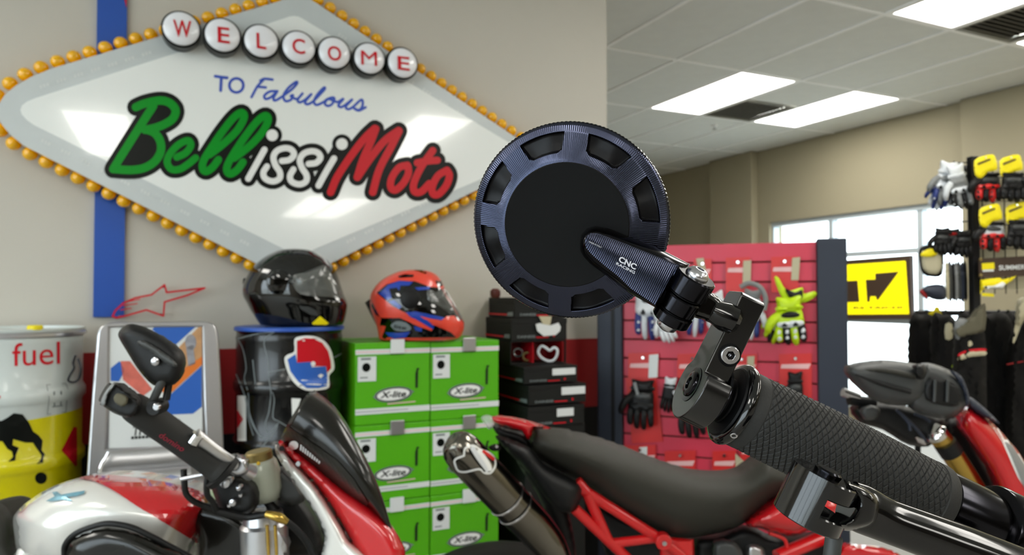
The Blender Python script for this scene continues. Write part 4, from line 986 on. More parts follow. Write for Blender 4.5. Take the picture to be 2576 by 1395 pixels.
for (x0, y0, x1, y1) in ((2365, 412, 2440, 408), (2368, 420, 2440, 417), (2400, 405, 2402, 432), (2360, 560, 2440, 556)):
    obj('prong', tube([P(x0, y0, RD + .02), P(x1, y1, RD + .02)], .003, n=8, m=1), M['wire'], gr)
def hp(name, pts, m, root, d=RD - .06, T=.012, R=8, L=6, s=3, **k):
    return obj(name, puff(smoothpoly(pts, s) if s else pts, d, T, R=R, L=L), M[m], root, smooth=60, **k)
KR = dict(K_, kg='card', finger2='card')
for (x, y, cc_, lab, hx) in ((2487, 444, KR, 'black and red glove under a yellow header card, top left of the rack', 2451), (2549, 444, K_, 'black glove under a yellow header card, top right of the rack', 2515),
                             (2498, 568, dict(KR, palm='gwhite'), 'black, white and red glove under a yellow header card, second row of the rack', 2463), (2564, 563, K_, 'black glove under a yellow header card at the right edge, second row of the rack', 2530)):
    r = empty('packed_glove', P(x, y, RD - .05), lab, 'glove', 'packed gloves with yellow headers')
    glove(r, x, y, 58, 0, cc_, RD - .07 - (.04 if hx in (2515, 2530) else 0), fl=.56, cuff=.4, thumb=1 if hx in (2451, 2463) else -1)
    w = 58; h = 42
    hy = y - 54
    hd = obj('header_card', puff(smoothpoly([(hx, hy + 14), (hx + 20, hy + 3), (hx + w - 12, hy - 2), (hx + w - 4, hy + 8), (hx + w, hy + 36), (hx + 34, hy + 42), (hx + 18, hy + 58), (hx + 2, hy + 50)], 2), RD - .10, .006, R=5, L=6), M['yel'], r, smooth=60, label='yellow header card')
    decal('header_print', [[(hx + 8, hy + 20), (hx + 40, hy + 8), (hx + 41, hy + 12), (hx + 9, hy + 25)]], dS(RD - .108), M['brown'], r)
    obj('peg', tube([P(hx + w / 2, hy + 6, RD - .11), P(hx + w / 2, hy + 5, RD)], .003, n=8, m=1), M['chrome'], r)
# left side of the rack
for (x, y, s_, rot, cc_, lab, dd) in ((2382, 440, 48, -10, dict(W_, finger='ggrey', finger2='navy', thumb='ggrey'), 'grey and white sport glove hanging at the rack\'s upper left', RD - .01),
                                     (2408, 448, 48, 12, dict(W_, finger='ggrey', finger2='gblack', palm='ggrey'), 'second grey and white glove, close to the rack post', RD - .05),
                                     (2366, 470, 36, -16, dict(G_, thumb='navy'), 'small dark blue and white glove at the far left of the rack', RD + .02),
                                     (2414, 450, 42, 2, K_, 'black glove hanging against the rack post', RD + .05)):
    r = empty('hanging_glove', P(x, y, dd), lab, 'glove', 'gloves on the left prongs'); glove(r, x, y, s_, rot, cc_, dd, fl=.85, knuck=s_ > 30)
for (x, y, lab, t) in ((2370, 590, 'black glove hanging below the grey ones, left one of three', 1), (2396, 592, 'black glove hanging below the grey ones, middle one of three', -1), (2424, 596, 'black glove hanging below the grey ones, nearest the post', 1)):
    r = empty('black_glove', P(x, y, RD), lab, 'glove', 'black gloves on the left prongs'); glove(r, x, y, 40, 0, dict(K_, kg='gblack', strap='card' if t < 0 else 'gblack'), RD - .02 * t, fl=.65, cuff=.8, thumb=t)
bl_ = empty('blister_pack', P(2340, 655, RD), 'rounded black blister pack with a yellow top strip hanging left of the rack', 'package')
hp('backing', [(2312, 628), (2330, 616), (2365, 618), (2374, 640), (2370, 690), (2345, 696), (2322, 688), (2314, 665)], 'gblack', bl_, d=RD, T=.008)
hp('insert', [(2318, 636), (2330, 630), (2364, 632), (2366, 684), (2326, 682)], 'beige', bl_, d=RD - .012, T=.008)
hp('top_strip', [(2318, 636), (2340, 624), (2356, 632), (2352, 644), (2320, 645)], 'yel', bl_, d=RD - .026, T=.004, R=4)
hk = empty('visor_pack', P(2405, 700, RD), 'bundle of clear and dark film packs hanging beside the rack post', 'package')
for k in range(8):
    x = 2370 + k * 7.6; m = ['clear', 'beige', 'greyp', 'gblack', 'ggrey', 'greyp', 'post', 'gblack'][k]
    hp('film_pack', [(x, 668 - (k % 3) * 4), (x + 8, 664), (x + 11, 750), (x + 1, 752 - (k % 2) * 6)], m, hk, d=RD - .03 + .006 * k, T=.006, R=4, s=2)
cpk = empty('cap', P(2345, 735, RD), 'dark blue cap with a red edge hanging left of the film packs', 'cap')
hp('crown', [(2318, 732), (2332, 718), (2360, 714), (2378, 722), (2378, 752), (2345, 752)], 'post', cpk, T=.03, R=20)
hp('brim', [(2313, 735), (2320, 728), (2334, 746), (2330, 752)], 'redw', cpk, T=.012, R=5, d=RD - .08)
# banner
bn = empty('season_banner', P(2520, 700, RD - .06), 'dark banner with white lettering and a yellow tag across the rack', 'banner')
obj('banner_board', cdtprism([(2464, 650), (2640, 640), (2640, 692), (2464, 698)], dS(RD - .06), FW * .006), M['brown'], bn, smooth=0)
obj('yellow_tag', cdtprism([(2470, 662), (2501, 660), (2502, 676), (2471, 678)], dS(RD - .062), FW * .002), M['yel'], bn, smooth=0)
obj('tag_foot', cdtprism([(2472, 678.5), (2500, 677), (2500, 682), (2473, 683)], dS(RD - .062), FW * .002), M['paper'], bn, smooth=0)
text('lettering', 'SUMMER', (2513, 679), (66, -2), (0, -12), dS(RD - .061), M['wprint'], bn, bold=.02)
for y in (652, 692): obj('rivet', lathe([(0, .007), (.003, .006), (.004, .003)], P(2467, y, RD - .061), -FW, 14), M['goldb'], bn)
by = empty('price_banner', P(2500, 715, RD - .05), 'crumpled yellow film banner with painted white glare, under the dark banner', 'banner')
hp('film', [(2466, 704), (2515, 697), (2522, 703), (2557, 693), (2545, 706), (2520, 722), (2490, 724), (2472, 728), (2466, 740)], 'yel', by, T=.010, R=5, s=1)
hp('white_glare', [(2474, 720), (2500, 718), (2522, 708), (2530, 713), (2522, 724), (2480, 726)], 'wprint', by, T=.010, R=4, d=RD - .085, s=1)  # glare on the yellow film, made as a white strip
hp('yellow_tip', [(2470, 736), (2500, 738), (2501, 746), (2470, 744)], 'yel', by, T=.006, R=3, s=1)
# clothes rail and jackets
cr_ = empty('clothes_rail', Vector((P(2400, 745, 3.4).x, P(2400, 745, 3.4).y, 0)), 'black clothes rail behind the rack, full of dark riding jackets', 'rail')
A, B = P(2304, 790, 3.72), P(2900, 790, 3.56); A.z = B.z = 1.165
obj('rail_pipe', tube([A, B], .014, n=14, m=1), M['wire'], cr_)
for t in (0, 1): 
    q = A.lerp(B, t); obj('leg', tube([Vector((q.x, q.y, 0)), q], .014, n=12, m=1), M['wire'], cr_)
def jacket(pts, m, lab, d, T=.05, R=22, extra=(), L=11):
    c = (sum(p[0] for p in pts) / len(pts), min(p[1] for p in pts))
    r = empty('riding_jacket', P(c[0], c[1], d), lab, 'jacket', 'jackets on the rail')
    wv = lambda x, y: .006 * math.sin(x * .35 + y * .02) + .004 * math.sin(x * .13 - y * .05)
    obj('body', puff(smoothpoly(pts, 3), d, T, R=R, L=L, wave=wv), M[m], r, smooth=60)
    for nm, q, mm, dd, tt in extra: obj(nm, puff(smoothpoly(q, 2), d - dd, tt, R=8, L=7), M[mm], r, smooth=60)
    obj('hanger', tube([P(c[0], c[1] + 6, d), P(c[0], max(c[1] - 8, 781), d), P(c[0] + 4, max(c[1] - 12, 780), d)], .004, n=8), M['wire'], r)
    return r
jacket([(2290, 800), (2316, 790), (2352, 790), (2366, 830), (2370, 1010), (2354, 1110), (2294, 1105), (2286, 920)], 'jacket', 'black jacket hanging at the left end of the rail, beside the window', 3.50)
jacket([(2345, 795), (2372, 790), (2400, 800), (2412, 860), (2408, 1050), (2385, 1110), (2350, 1100), (2344, 920)], 'jacket', 'black jacket with a pale square patch on its sleeve', 3.30,
       extra=[('sleeve_patch', [(2378, 815), (2395, 814), (2396, 850), (2378, 852)], 'beige', .055, .006)])
jr = jacket([(2404, 850), (2425, 826), (2455, 820), (2478, 840), (2482, 960), (2476, 1150), (2418, 1150), (2404, 1000)], 'jacket', 'black jacket with a red and white sleeve band and olive shoulder', 2.90,
       extra=[('shoulder', [(2402, 826), (2440, 800), (2470, 765), (2480, 770), (2478, 830), (2440, 845), (2410, 850)], 'jolive', .03, .035),
              ('white_band', [(2411, 896), (2440, 884), (2478, 882), (2479, 893), (2440, 897), (2412, 908)], 'beige', .052, .006), ('red_band', [(2413, 888), (2440, 878), (2478, 876), (2478, 883), (2440, 886), (2412, 896)], 'red', .052, .006),
              ('chest_mark', [(2434, 862), (2442, 856), (2447, 866), (2438, 871)], 'beige', .052, .004), ('light_lining', [(2402, 806), (2425, 800), (2436, 812), (2420, 850), (2404, 850)], 'ggrey', .04, .012)])
jacket([(2466, 810), (2490, 788), (2535, 790), (2556, 860), (2560, 1000), (2550, 1180), (2466, 1180), (2464, 950)], 'jacket', 'plain black jacket in the middle of the rail behind the red fairing', 3.36)
jacket([(2540, 870), (2560, 820), (2610, 790), (2650, 850), (2660, 1150), (2545, 1180), (2536, 1000)], 'jacket', 'dark grey jacket with a thin red line at the right edge', 3.20,
       extra=[('red_piping', [(2536, 914), (2580, 906), (2620, 902), (2620, 905), (2580, 909), (2536, 917)], 'redw', .052, .003)])
jacket([(2408, 812), (2440, 790), (2480, 792), (2505, 830), (2510, 1180), (2405, 1180)], 'jacket', 'black jacket mostly hidden behind the one with the sleeve band', 3.48)
jacket([(2528, 812), (2550, 788), (2590, 792), (2620, 840), (2640, 1180), (2530, 1180)], 'jacket', 'black jacket furthest back near the right edge', 3.46)
wg = empty('white_garment', P(2575, 740, 3.18), 'white garment hanging at the right edge above the dark jackets', 'garment')
hp('cloth', [(2560, 752), (2600, 748), (2620, 752), (2612, 850), (2580, 800), (2548, 870), (2556, 800)], 'beige', wg, d=3.09, T=.025, R=12, L=10)
nt_ = empty('neon_tag', P(2405, 922, 3.0), 'small neon yellow ball-shaped tag hanging in front of the jackets', 'tag')
hp('ball', circ(2405, 922, 11, 9, 14), 'neon', nt_, d=3.0, T=.014, R=9, L=4, s=0)
obj('cord', tube([P(2402, 916, 3.0), P(2409, 890, 3.02), P(2412, 905, 3.02)], .002, n=6), M['ggrey'], nt_)
hg = empty('yellow_hanger_hook', P(2355, 785, 3.4), 'yellow and white hook on the clothes rail in front of the window', 'hook')
hp('hook_body', [(2334, 788), (2348, 780), (2352, 772), (2362, 772), (2366, 784), (2370, 790), (2352, 794)], 'yel', hg, d=3.42, T=.008, R=4)
# ============================================================ silver and red motorcycle on the left
def Q(name, pts, d, T, m, root, R=20, L=10, s=3, back=1.0, **k):
    return obj(name, puff(smoothpoly(pts, s) if s else pts, d, T, R=R, L=L, back=back), M[m] if isinstance(m, str) else m, root, smooth=70, **k)
def TB(name, pts, r, m, root, n=12, mm=5, **k):
    return obj(name, ptube(pts, r, n=n, m=mm), M[m] if isinstance(m, str) else m, root, **k)
def wheel(root, c, r, w, name='wheel'):
    fwd = Vector((FW.x, FW.y, 0)).normalized()
    pr = [(-w * .5, r * .72), (-w * .5, r * .86), (-w * .36, r * .95), (0, r), (w * .36, r * .95), (w * .5, r * .86), (w * .5, r * .72)]
    t = obj('tyre', lathe(pr, c, fwd, 64, cap=False), M['plastic'], root)
    obj('rim', lathe([(-w * .42, r * .73), (-w * .42, r * .64), (w * .42, r * .64), (w * .42, r * .73)], c, fwd, 48, cap=False), M['greyp'], root)
    sp = []
    for k in range(5):
        a = 2 * math.pi * k / 5; e = RT * math.cos(a) + Vector((0, 0, 1)) * math.sin(a); sp.append(tube([c, c + e * r * .66], .018, n=8, m=1))
    o = obj('spokes', join(*sp), M['greyp'], root); o['kind'] = 'stuff'
bk = empty('motorcycle', Vector((P(450, 1395, .98).x, P(450, 1395, .98).y, 0)), 'silver and red sport motorcycle with smoked windscreen in the left foreground', 'motorcycle')
dt = lambda x, y: 1.02 + .00005 * (x - 300) + .0001 * (y - 1300)
tank = Q('tank', [(33, 1311), (37, 1294), (61, 1268), (104, 1238), (152, 1215), (196, 1203), (250, 1196), (326, 1201), (413, 1214), (446, 1221), (500, 1236), (522, 1262), (505, 1330), (480, 1392), (460, 1440), (320, 1500), (120, 1470), (50, 1400), (36, 1340)], dt, .105, 'sil', bk, R=120, L=13, back=1.2)
ts = bvhS(tank, .0016)
decal('red_panel', [smoothpoly([(200, 1204), (250, 1196), (326, 1201), (413, 1214), (446, 1221), (500, 1236), (520, 1260), (508, 1320), (493, 1362), (487, 1360), (413, 1312), (348, 1275), (300, 1244), (261, 1222), (230, 1210)], 3)], ts, M['bikered'], bk, L=6, label='red upper side of the tank')
decal('tank_sticker', [[(118, 1262), (140, 1250), (134, 1240), (146, 1238), (156, 1246), (190, 1240), (215, 1236), (213, 1244), (190, 1250), (170, 1252), (186, 1262), (160, 1258), (130, 1262)]], bvhS(tank, .0022), mat('holo_sticker', (120, 170, 190), .2, metal=.5, noise=.6, nscale=90), bk, L=6)
ln = Q('intake_cover', [(163, 1372), (170, 1358), (187, 1346), (228, 1327), (272, 1318), (326, 1327), (368, 1344), (413, 1368), (470, 1400), (440, 1470), (250, 1480), (170, 1420)], .905, .03, 'smoke', bk, R=50, L=11, back=.6)
TB('intake_trim', [(162, 1400, .90), (164, 1370, .897), (186, 1344, .893), (228, 1325, .89), (272, 1316, .888), (326, 1324, .89), (372, 1344, .893), (430, 1375, .90), (480, 1402, .905)], .0035, 'plastic', bk)
Q('rear_seat', [(-60, 1290), (-10, 1262), (22, 1280), (38, 1310), (40, 1370), (60, 1420), (-60, 1450)], 1.10, .08, 'seat', bk, R=40)
Q('tail_panel', [(36, 1395), (60, 1372), (100, 1400), (120, 1450), (20, 1450)], 1.0, .02, 'sil', bk, R=10)
Q('carbon_side_cover', [(470, 1285), (486, 1262), (530, 1268), (600, 1290), (640, 1340), (640, 1440), (500, 1440), (496, 1360), (478, 1322)], 1.0, .03, 'smoke', bk, R=30)
# handlebar, grip, levers
TB('handlebar', [(262, 985, .80), (340, 1022, .82), (560, 1185, .90), (650, 1250, .97)], .011, 'plastic', bk)
TB('grip', [(338, 1022, .815), (350, 1032, .815), (440, 1095, .84), (530, 1160, .865), (560, 1182, .87)], [.0150, .0165, .0165, .0170, .0185], 'rubber', bk, n=24)
gs = bvhS([o for o in bk.children if o.name.startswith('grip')], .0012)
text('lettering', 'domino', (399, 1096), (60, 39), (8, -12), gs, mat('crimson_print', (150, 30, 56), .5), bk, bold=.01, shear=.2)
TB('grip_flange', [(556, 1180, .872), (566, 1188, .874)], .024, 'plastic', bk, n=24, mm=1)
eb = Q('bar_end_box', [(252, 1015), (262, 990), (288, 962), (300, 968), (330, 990), (352, 1010), (345, 1040), (322, 1050), (290, 1040), (270, 1028), (255, 1018)], .80, .018, 'plastic', bk, R=8, L=6)
Q('box_window', [(286, 1000), (296, 988), (318, 996), (321, 1010), (310, 1022), (292, 1014)], .776, .004, 'jolive', bk, R=5, L=4)
Q('box_edge', [(253, 1015), (262, 988), (284, 962), (292, 966), (272, 994), (266, 1020)], .785, .008, 'ggrey', bk, R=4, L=4)
mr = Q('mirror_housing', [(297, 840), (305, 826), (322, 815), (345, 816), (380, 830), (430, 860), (456, 888), (462, 915), (456, 945), (440, 966), (415, 970), (385, 968), (350, 932), (320, 885), (302, 855)], .80, .02, 'plastic', bk, R=30, L=8, label='black diamond-shaped bar-end mirror')
Q('mirror_rib', [(345, 858), (362, 856), (400, 878), (440, 908), (444, 922), (420, 915), (380, 885), (350, 868)], .777, .004, 'greyp', bk, R=5, L=5)
obj('mirror_bolt', lathe([(0, .0045), (.003, .0045), (.004, .003)], P(393, 908, .778), -FW, 14), M['steel'], bk)
TB('mirror_stem', [(424, 925, .785), (400, 975, .79), (380, 1018, .80)], .0045, 'greyp', bk)
TB('mirror_stem', [(428, 935, .79), (424, 970, .80), (418, 1005, .80)], .004, 'plastic', bk)
obj('mirror_pivot', lathe([(-.01, .0085), (.008, .0085), (.010, .0075)], P(396, 1022, .80), -FW, 24), M['plastic'], bk)
obj('pivot_bolt', lathe([(0, .0042), (.003, .0040), (.004, .003)], P(396, 1022, .790), -FW, 14), M['steel'], bk)
TB('clutch_lever', [(490, 1098, .84), (510, 1108, .845), (560, 1145, .86), (600, 1172, .88), (630, 1188, .9)], [.0105, .0075, .0065, .0075, .010], 'alu', bk, n=14)
TB('lever_tip', [(486, 1112, .838), (500, 1092, .838)], .0075, 'chrome', bk, mm=1)
Q('lever_perch', [(560, 1162), (575, 1145), (600, 1142), (622, 1160), (625, 1185), (605, 1198), (580, 1192)], .885, .014, 'steel', bk, R=8, L=6)
Q('switch_housing', [(535, 1185), (560, 1180), (600, 1195), (640, 1215), (650, 1250), (640, 1285), (600, 1300), (560, 1285), (540, 1250), (530, 1215)], .93, .03, 'plastic', bk, R=18, L=8)
for x, y, r in ((573, 1208, .0085), (592, 1258, .0055), (607, 1222, .004), (536, 1208, .003), (583, 1266, .003), (612, 1240, .003)):
    obj('bolt', lathe([(0, r), (.006, r), (.010, r * .75), (.011, .001)], P(x, y, .902), -FW, 16), M['steel'], bk)
TB('cable_guard', [(462, 1180, .87), (464, 1215, .87), (468, 1240, .875), (485, 1258, .88), (510, 1270, .89), (560, 1285, .90), (640, 1298, .93)], .0036, 'plastic', bk)
TB('cable_guard', [(524, 1185, .87), (520, 1215, .87), (522, 1245, .875), (535, 1262, .88), (545, 1285, .89)], .0036, 'plastic', bk)
TB('guard_bar', [(456, 1204, .868), (525, 1190, .868)], .003, 'steel', bk, mm=1)
TB('cable', [(545, 1285, .89), (620, 1300, .90), (680, 1294, .90), (730, 1318, .91), (770, 1360, .92), (795, 1410, .93)], .0042, 'plastic', bk)
TB('hose_fitting', [(668, 1292, .895), (700, 1300, .896), (722, 1312, .90)], [.004, .006, .004], 'gold', bk)
# reservoir
rc = P(660, 1200, .96)
obj('brake_fluid_reservoir', lathe([(-.032, .006), (-.030, .018), (-.015, .024), (.005, .024), (.020, .021), (.024, .018)], rc, Vector((-.15, 0, 1)), 32), M['reservoir'], bk, smooth=60)
obj('reservoir_cap', lathe([(.022, .017), (.034, .017), (.036, .015)], rc, Vector((-.15, 0, 1)), 32), M['goldb'], bk)
obj('level_mark', lathe([(0, .0026), (.002, .002)], P(650, 1165, .933), -FW, 12), M['amber'], bk)
TB('reservoir_hose', [(665, 1245, .96), (680, 1270, .96), (700, 1290, .96)], .006, 'plastic', bk)
# fork top and machined clamp
fc = P(668, 1345, .95)
obj('fork_cap', lathe([(0, .030), (.05, .030), (.054, .026), (.066, .024), (.068, .010)], P(668, 1415, .95), Vector((-.05, 0, 1)), 36), M['alu'], bk, label='bright machined fork cap')
TB('fork_tube', [(665, 1400, .96), (640, 1900, 1.0)], .028, 'gold', bk, n=24, mm=1)
Q('triple_clamp', [(615, 1360), (640, 1325), (680, 1318), (720, 1345), (725, 1395), (700, 1430), (620, 1420)], .95, .02, 'alu', bk, R=10)
for x in (672, 692): TB('gold_ring', [(x, 1320, .915), (x + 4, 1395, .915)], .0022, 'gold', bk, mm=1)
Q('dash_back', [(700, 1215), (740, 1240), (790, 1300), (812, 1380), (760, 1400), (700, 1390), (690, 1300)], 1.02, .03, 'plastic', bk, R=20)
Q('dash_unit', [(690, 1180), (720, 1180), (760, 1230), (765, 1260), (720, 1270), (690, 1240)], .98, .02, 'greyp', bk, R=14)
# fairing and screen
df = lambda x, y: .96 - .00012 * (x - 700)
rows_ = [[(708, 1100, .97), (722, 1072, .935), (748, 1028, .93), (772, 994, .95), (790, 982, .985)], [(752, 1140, .955), (775, 1108, .915), (806, 1068, .91), (832, 1034, .93), (845, 1030, .965)],
         [(810, 1190, .945), (832, 1160, .905), (860, 1125, .90), (884, 1100, .92), (896, 1112, .955)], [(875, 1242, .935), (892, 1222, .90), (912, 1196, .895), (930, 1182, .91), (938, 1196, .94)],
         [(930, 1278, .93), (940, 1268, .90), (950, 1258, .90), (958, 1250, .91), (962, 1258, .93)], [(986, 1344, .93), (987, 1343, .92), (987, 1342, .92), (986, 1341, .92), (986, 1340, .93)]]
obj('windscreen', patch(rows_, 6, 6), M['smoke'], bk, smooth=80, solid=.003, label='dark smoked windscreen')
scr = [o for o in bk.children if o.name.startswith('windscreen')][0]; ss = bvhS(scr, .0025)
decal('screen_band', [[(711, 1100), (728, 1070), (780, 1105), (850, 1155), (890, 1200), (930, 1260), (925, 1270), (853, 1221), (785, 1165), (735, 1128)]], ss, mat('dark_band', (30, 29, 25), .3), bk, L=9)
s2_ = bvhS(scr, .0034)
decal('logo', [circ(744, 1115, 12, 11, 18)], s2_, M['wprint'], bk, L=6)
for i in range(9):
    t = i / 8; x, y = 762 + 46 * t, 1121 + 36 * t; h = 8 - 4 * t
    decal('logo_letter', [[(x - 1.2, y - h), (x + 2.8, y - h + 1.5), (x + 1.2, y + h), (x - 2.8, y + h - 1.5)]], s2_, M['paper'], bk, L=20)
Q('red_fairing', [(700, 1110), (706, 1106), (722, 1118), (785, 1162), (853, 1218), (925, 1268), (981, 1318), (1009, 1360), (1020, 1400), (1000, 1460), (910, 1440), (878, 1362), (859, 1328), (825, 1272), (794, 1225), (747, 1175), (712, 1135)], df, .028, 'bikered', bk, R=40, L=9, label='red upper fairing')
Q('silver_fairing', [(692, 1118), (698, 1116), (712, 1135), (747, 1175), (794, 1225), (825, 1272), (859, 1328), (878, 1362), (919, 1395), (960, 1440), (800, 1460), (808, 1400), (817, 1350), (803, 1309), (778, 1265), (738, 1209), (705, 1160), (694, 1138)], lambda x, y: df(x, y) - .022, .018, 'sil', bk, R=22, L=8, label='silver fairing edge')
for x, y, m in ((709, 1127, 'plastic'), (751, 1165, 'steel')): obj('fairing_bolt', lathe([(0, .0035), (.002, .003)], P(x, y, .925 if m == 'steel' else .93), -FW, 12), M[m], bk)
wheel(bk, Vector((P(900, 1395, 1.05).x, P(900, 1395, 1.05).y, .30)), .30, .11)
wheel(bk, Vector((P(-560, 1395, 1.05).x, P(-560, 1395, 1.05).y, .31)), .31, .15)
obj('engine', box(Vector((P(330, 1395, 1.05).x, P(330, 1395, 1.05).y, .50)), (.42, .26, .36), RT, Vector((FW.x, FW.y, 0)).normalized()), M['greyp'], bk, bevel=.05, seg=4)
TB('swingarm', [(200, 1900, 1.05), (-200, 2000, 1.05)], .03, 'greyp', bk, mm=1)

# ============================================================ red and black motorcycle in the middle
bk2 = empty('motorcycle', Vector((P(1650, 1395, 1.75).x, P(1650, 1395, 1.75).y, 0)), 'red and black motorcycle with long seat and high silencer standing behind the grip', 'motorcycle')
ds = lambda x, y: 1.66 + .0002 * (x - 1340)
Q('seat', [(1334, 1105), (1337, 1083), (1350, 1075), (1420, 1081), (1480, 1094), (1560, 1120), (1640, 1150), (1700, 1172), (1760, 1187), (1815, 1190), (1860, 1184), (1890, 1165), (1930, 1140), (1985, 1165), (2025, 1200), (2015, 1235), (1943, 1260), (1876, 1314), (1808, 1340), (1726, 1353), (1693, 1352), (1666, 1340), (1563, 1286), (1481, 1222), (1400, 1181), (1345, 1145), (1335, 1125)], ds, .13, 'seat', bk2, R=75, L=12)
Q('side_panel', [(1246, 1098), (1262, 1096), (1300, 1110), (1336, 1127), (1372, 1168), (1449, 1208), (1466, 1235), (1450, 1278), (1422, 1289), (1382, 1262), (1328, 1187), (1275, 1133)], lambda x, y: 1.58 + .0002 * (x - 1340), .05, 'plastic', bk2, R=35, L=9)
Q('tail_cover', [(1237, 1050), (1245, 1045), (1261, 1044), (1310, 1052), (1371, 1070), (1385, 1078), (1345, 1080), (1337, 1098), (1330, 1105), (1320, 1098), (1312, 1086), (1275, 1075), (1245, 1067)], 1.60, .04, 'bikered', bk2, R=14, L=7, label='red tail cover')
Q('tail_lamp', [(1210, 1048), (1228, 1043), (1242, 1050), (1246, 1066), (1232, 1080), (1218, 1066)], 1.61, .03, 'clear', bk2, R=10, L=6)
Q('tail_underside', [(1238, 1068), (1275, 1078), (1312, 1088), (1330, 1106), (1336, 1130), (1290, 1112), (1258, 1100)], 1.63, .03, 'plastic', bk2, R=14, L=7)
Q('indicator', [(1228, 1124), (1244, 1116), (1262, 1120), (1258, 1132), (1240, 1134)], 1.55, .015, 'plastic', bk2, R=6, L=5)
obj('indicator_bolt', lathe([(0, .004), (.003, .003)], P(1250, 1122, 1.53), -FW, 12), M['steel'], bk2)
# silencer
ex = [(1136, 1102, 1.518), (1139, 1105, 1.519), (1150, 1118, 1.52), (1163, 1134, 1.525), (1200, 1174, 1.54), (1290, 1268, 1.58), (1345, 1325, 1.61), (1385, 1375, 1.62), (1410, 1430, 1.63), (1415, 1500, 1.64)]
si = TB('silencer', ex, [.006, .026, .036, .0412, .0425, .0425, .042, .036, .028, .024], 'ti', bk2, n=40, mm=6)
ax = (P(1290, 1268, 1.58) - P(1200, 1174, 1.54)).normalized()
for x, y in ((1276, 1254), (1297, 1276)):
    obj('silencer_band', lathe([(-.0025, .043), (-.0018, .0445), (.0018, .0445), (.0025, .043)], P(x, y, 1.555 + .0 + (x - 1234) * .0004), ax, 48, cap=False), M['steel'], bk2)
xs_ = bvhS(si, .0012); X2 = lambda pts: [(1100 + x * .2687, 1020 + y * .2687) for x, y in pts]
udecal('sticker_outline', stroke(X2([(250, 465), (260, 400), (330, 372), (400, 410), (480, 440), (530, 490), (540, 560), (500, 625), (440, 625), (390, 590), (270, 615), (200, 605), (170, 550), (170, 500), (250, 465)]), 4.6, 3), xs_, M['wprint'], bk2)
udecal('sticker_green', stroke(X2([(330, 400), (380, 480), (460, 600)]), 12, 2), xs_, M['gwhite'], bk2)
udecal('sticker_line', stroke(X2([(300, 410), (340, 480), (440, 610)]), 4, 2), bvhS(si, .0018), M['black'], bk2)
udecal('sticker_white', stroke(X2([(390, 425), (470, 540), (490, 590)]), 11, 2), xs_, M['wprint'], bk2)
udecal('sticker_red', stroke(X2([(430, 430), (520, 500)]), 8, 1), bvhS(si, .0018), M['card'], bk2)
# subframe
fr_ = [((1452, 1208, 1.60), (1475, 1236, 1.60), .0115), ((1462, 1228, 1.60), (1668, 1360, 1.64), .0118), ((1445, 1278, 1.60), (1590, 1415, 1.63), .0118), ((1476, 1240, 1.60), (1532, 1362, 1.62), .0115),
       ((1535, 1366, 1.62), (1655, 1352, 1.64), .0105), ((1668, 1360, 1.64), (1735, 1415, 1.65), .0118)]
for a, b, r in fr_: TB('frame_tube', [a, b], r, 'frame', bk2, mm=1, n=16)
Q('frame_plate', [(1660, 1362), (1680, 1350), (1745, 1355), (1748, 1420), (1660, 1420)], 1.66, .012, 'frame', bk2, R=5, L=8, s=0)
obj('frame_lug', lathe([(-.012, .018), (.010, .018), (.012, .016)], P(1668, 1360, 1.62), -FW, 24), M['frame'], bk2)
obj('frame_bolt', lathe([(.012, .006), (.017, .005)], P(1668, 1360, 1.62), -FW, 14), M['steel'], bk2)
Q('red_tank_panel', [(1874, 1315), (1941, 1261), (1985, 1232), (2030, 1225), (2085, 1238), (2125, 1270), (2110, 1310), (2060, 1335), (2038, 1332), (1998, 1348), (1950, 1342), (1916, 1330)], 1.72, .07, 'bikered', bk2, R=40, L=9)
TB('main_frame_tube', [(1955, 1400, 1.70), (2100, 1338, 1.74)], .0165, 'frame', bk2, mm=1, n=18)
Q('lower_red_panel', [(2112, 1378), (2150, 1368), (2250, 1385), (2290, 1440), (2110, 1440)], 1.70, .03, 'bikered', bk2, R=14, L=8)
Q('battery_cover', [(1500, 1270), (1560, 1300), (1660, 1352), (1660, 1440), (1560, 1440), (1510, 1360)], 1.78, .04, 'plastic', bk2, R=15, L=10)
Q('engine_case', [(1745, 1352), (1808, 1345), (1880, 1320), (1960, 1350), (2100, 1345), (2140, 1440), (1700, 1440), (1740, 1400)], 1.80, .06, 'plastic', bk2, R=25, L=12)
Q('engine_knob', [(1795, 1368), (1820, 1358), (1850, 1364), (1868, 1392), (1860, 1420), (1800, 1420)], 1.70, .03, 'greyp', bk2, R=14, L=7)
TB('pink_hose', [(1935, 1340, 1.70), (1960, 1348, 1.70), (1975, 1358, 1.70), (1980, 1376, 1.70)], .0045, 'frame', bk2)
Q('cylinder_cover', [(1878, 1372), (1905, 1368), (1925, 1385), (1920, 1420), (1880, 1420)], 1.74, .03, 'alu', bk2, R=12, L=7)
Q('rear_fender', [(1290, 1110), (1336, 1135), (1380, 1190), (1420, 1260), (1440, 1330), (1450, 1420), (1420, 1430), (1395, 1340), (1350, 1240), (1300, 1160)], 1.72, .05, 'plastic', bk2, R=14, L=10)
wr = P(1262, 1395, 1.72); wheel(bk2, Vector((wr.x, wr.y, .335)), .335, .17)
wf = P(2520, 1395, 1.95); wheel(bk2, Vector((wf.x, wf.y, .30)), .30, .11)
obj('engine_block', box(Vector((P(1850, 1395, 1.85).x, P(1850, 1395, 1.85).y, .44)), (.44, .22, .36), RT, Vector((FW.x, FW.y, 0)).normalized()), M['greyp'], bk2, bevel=.05, seg=4)
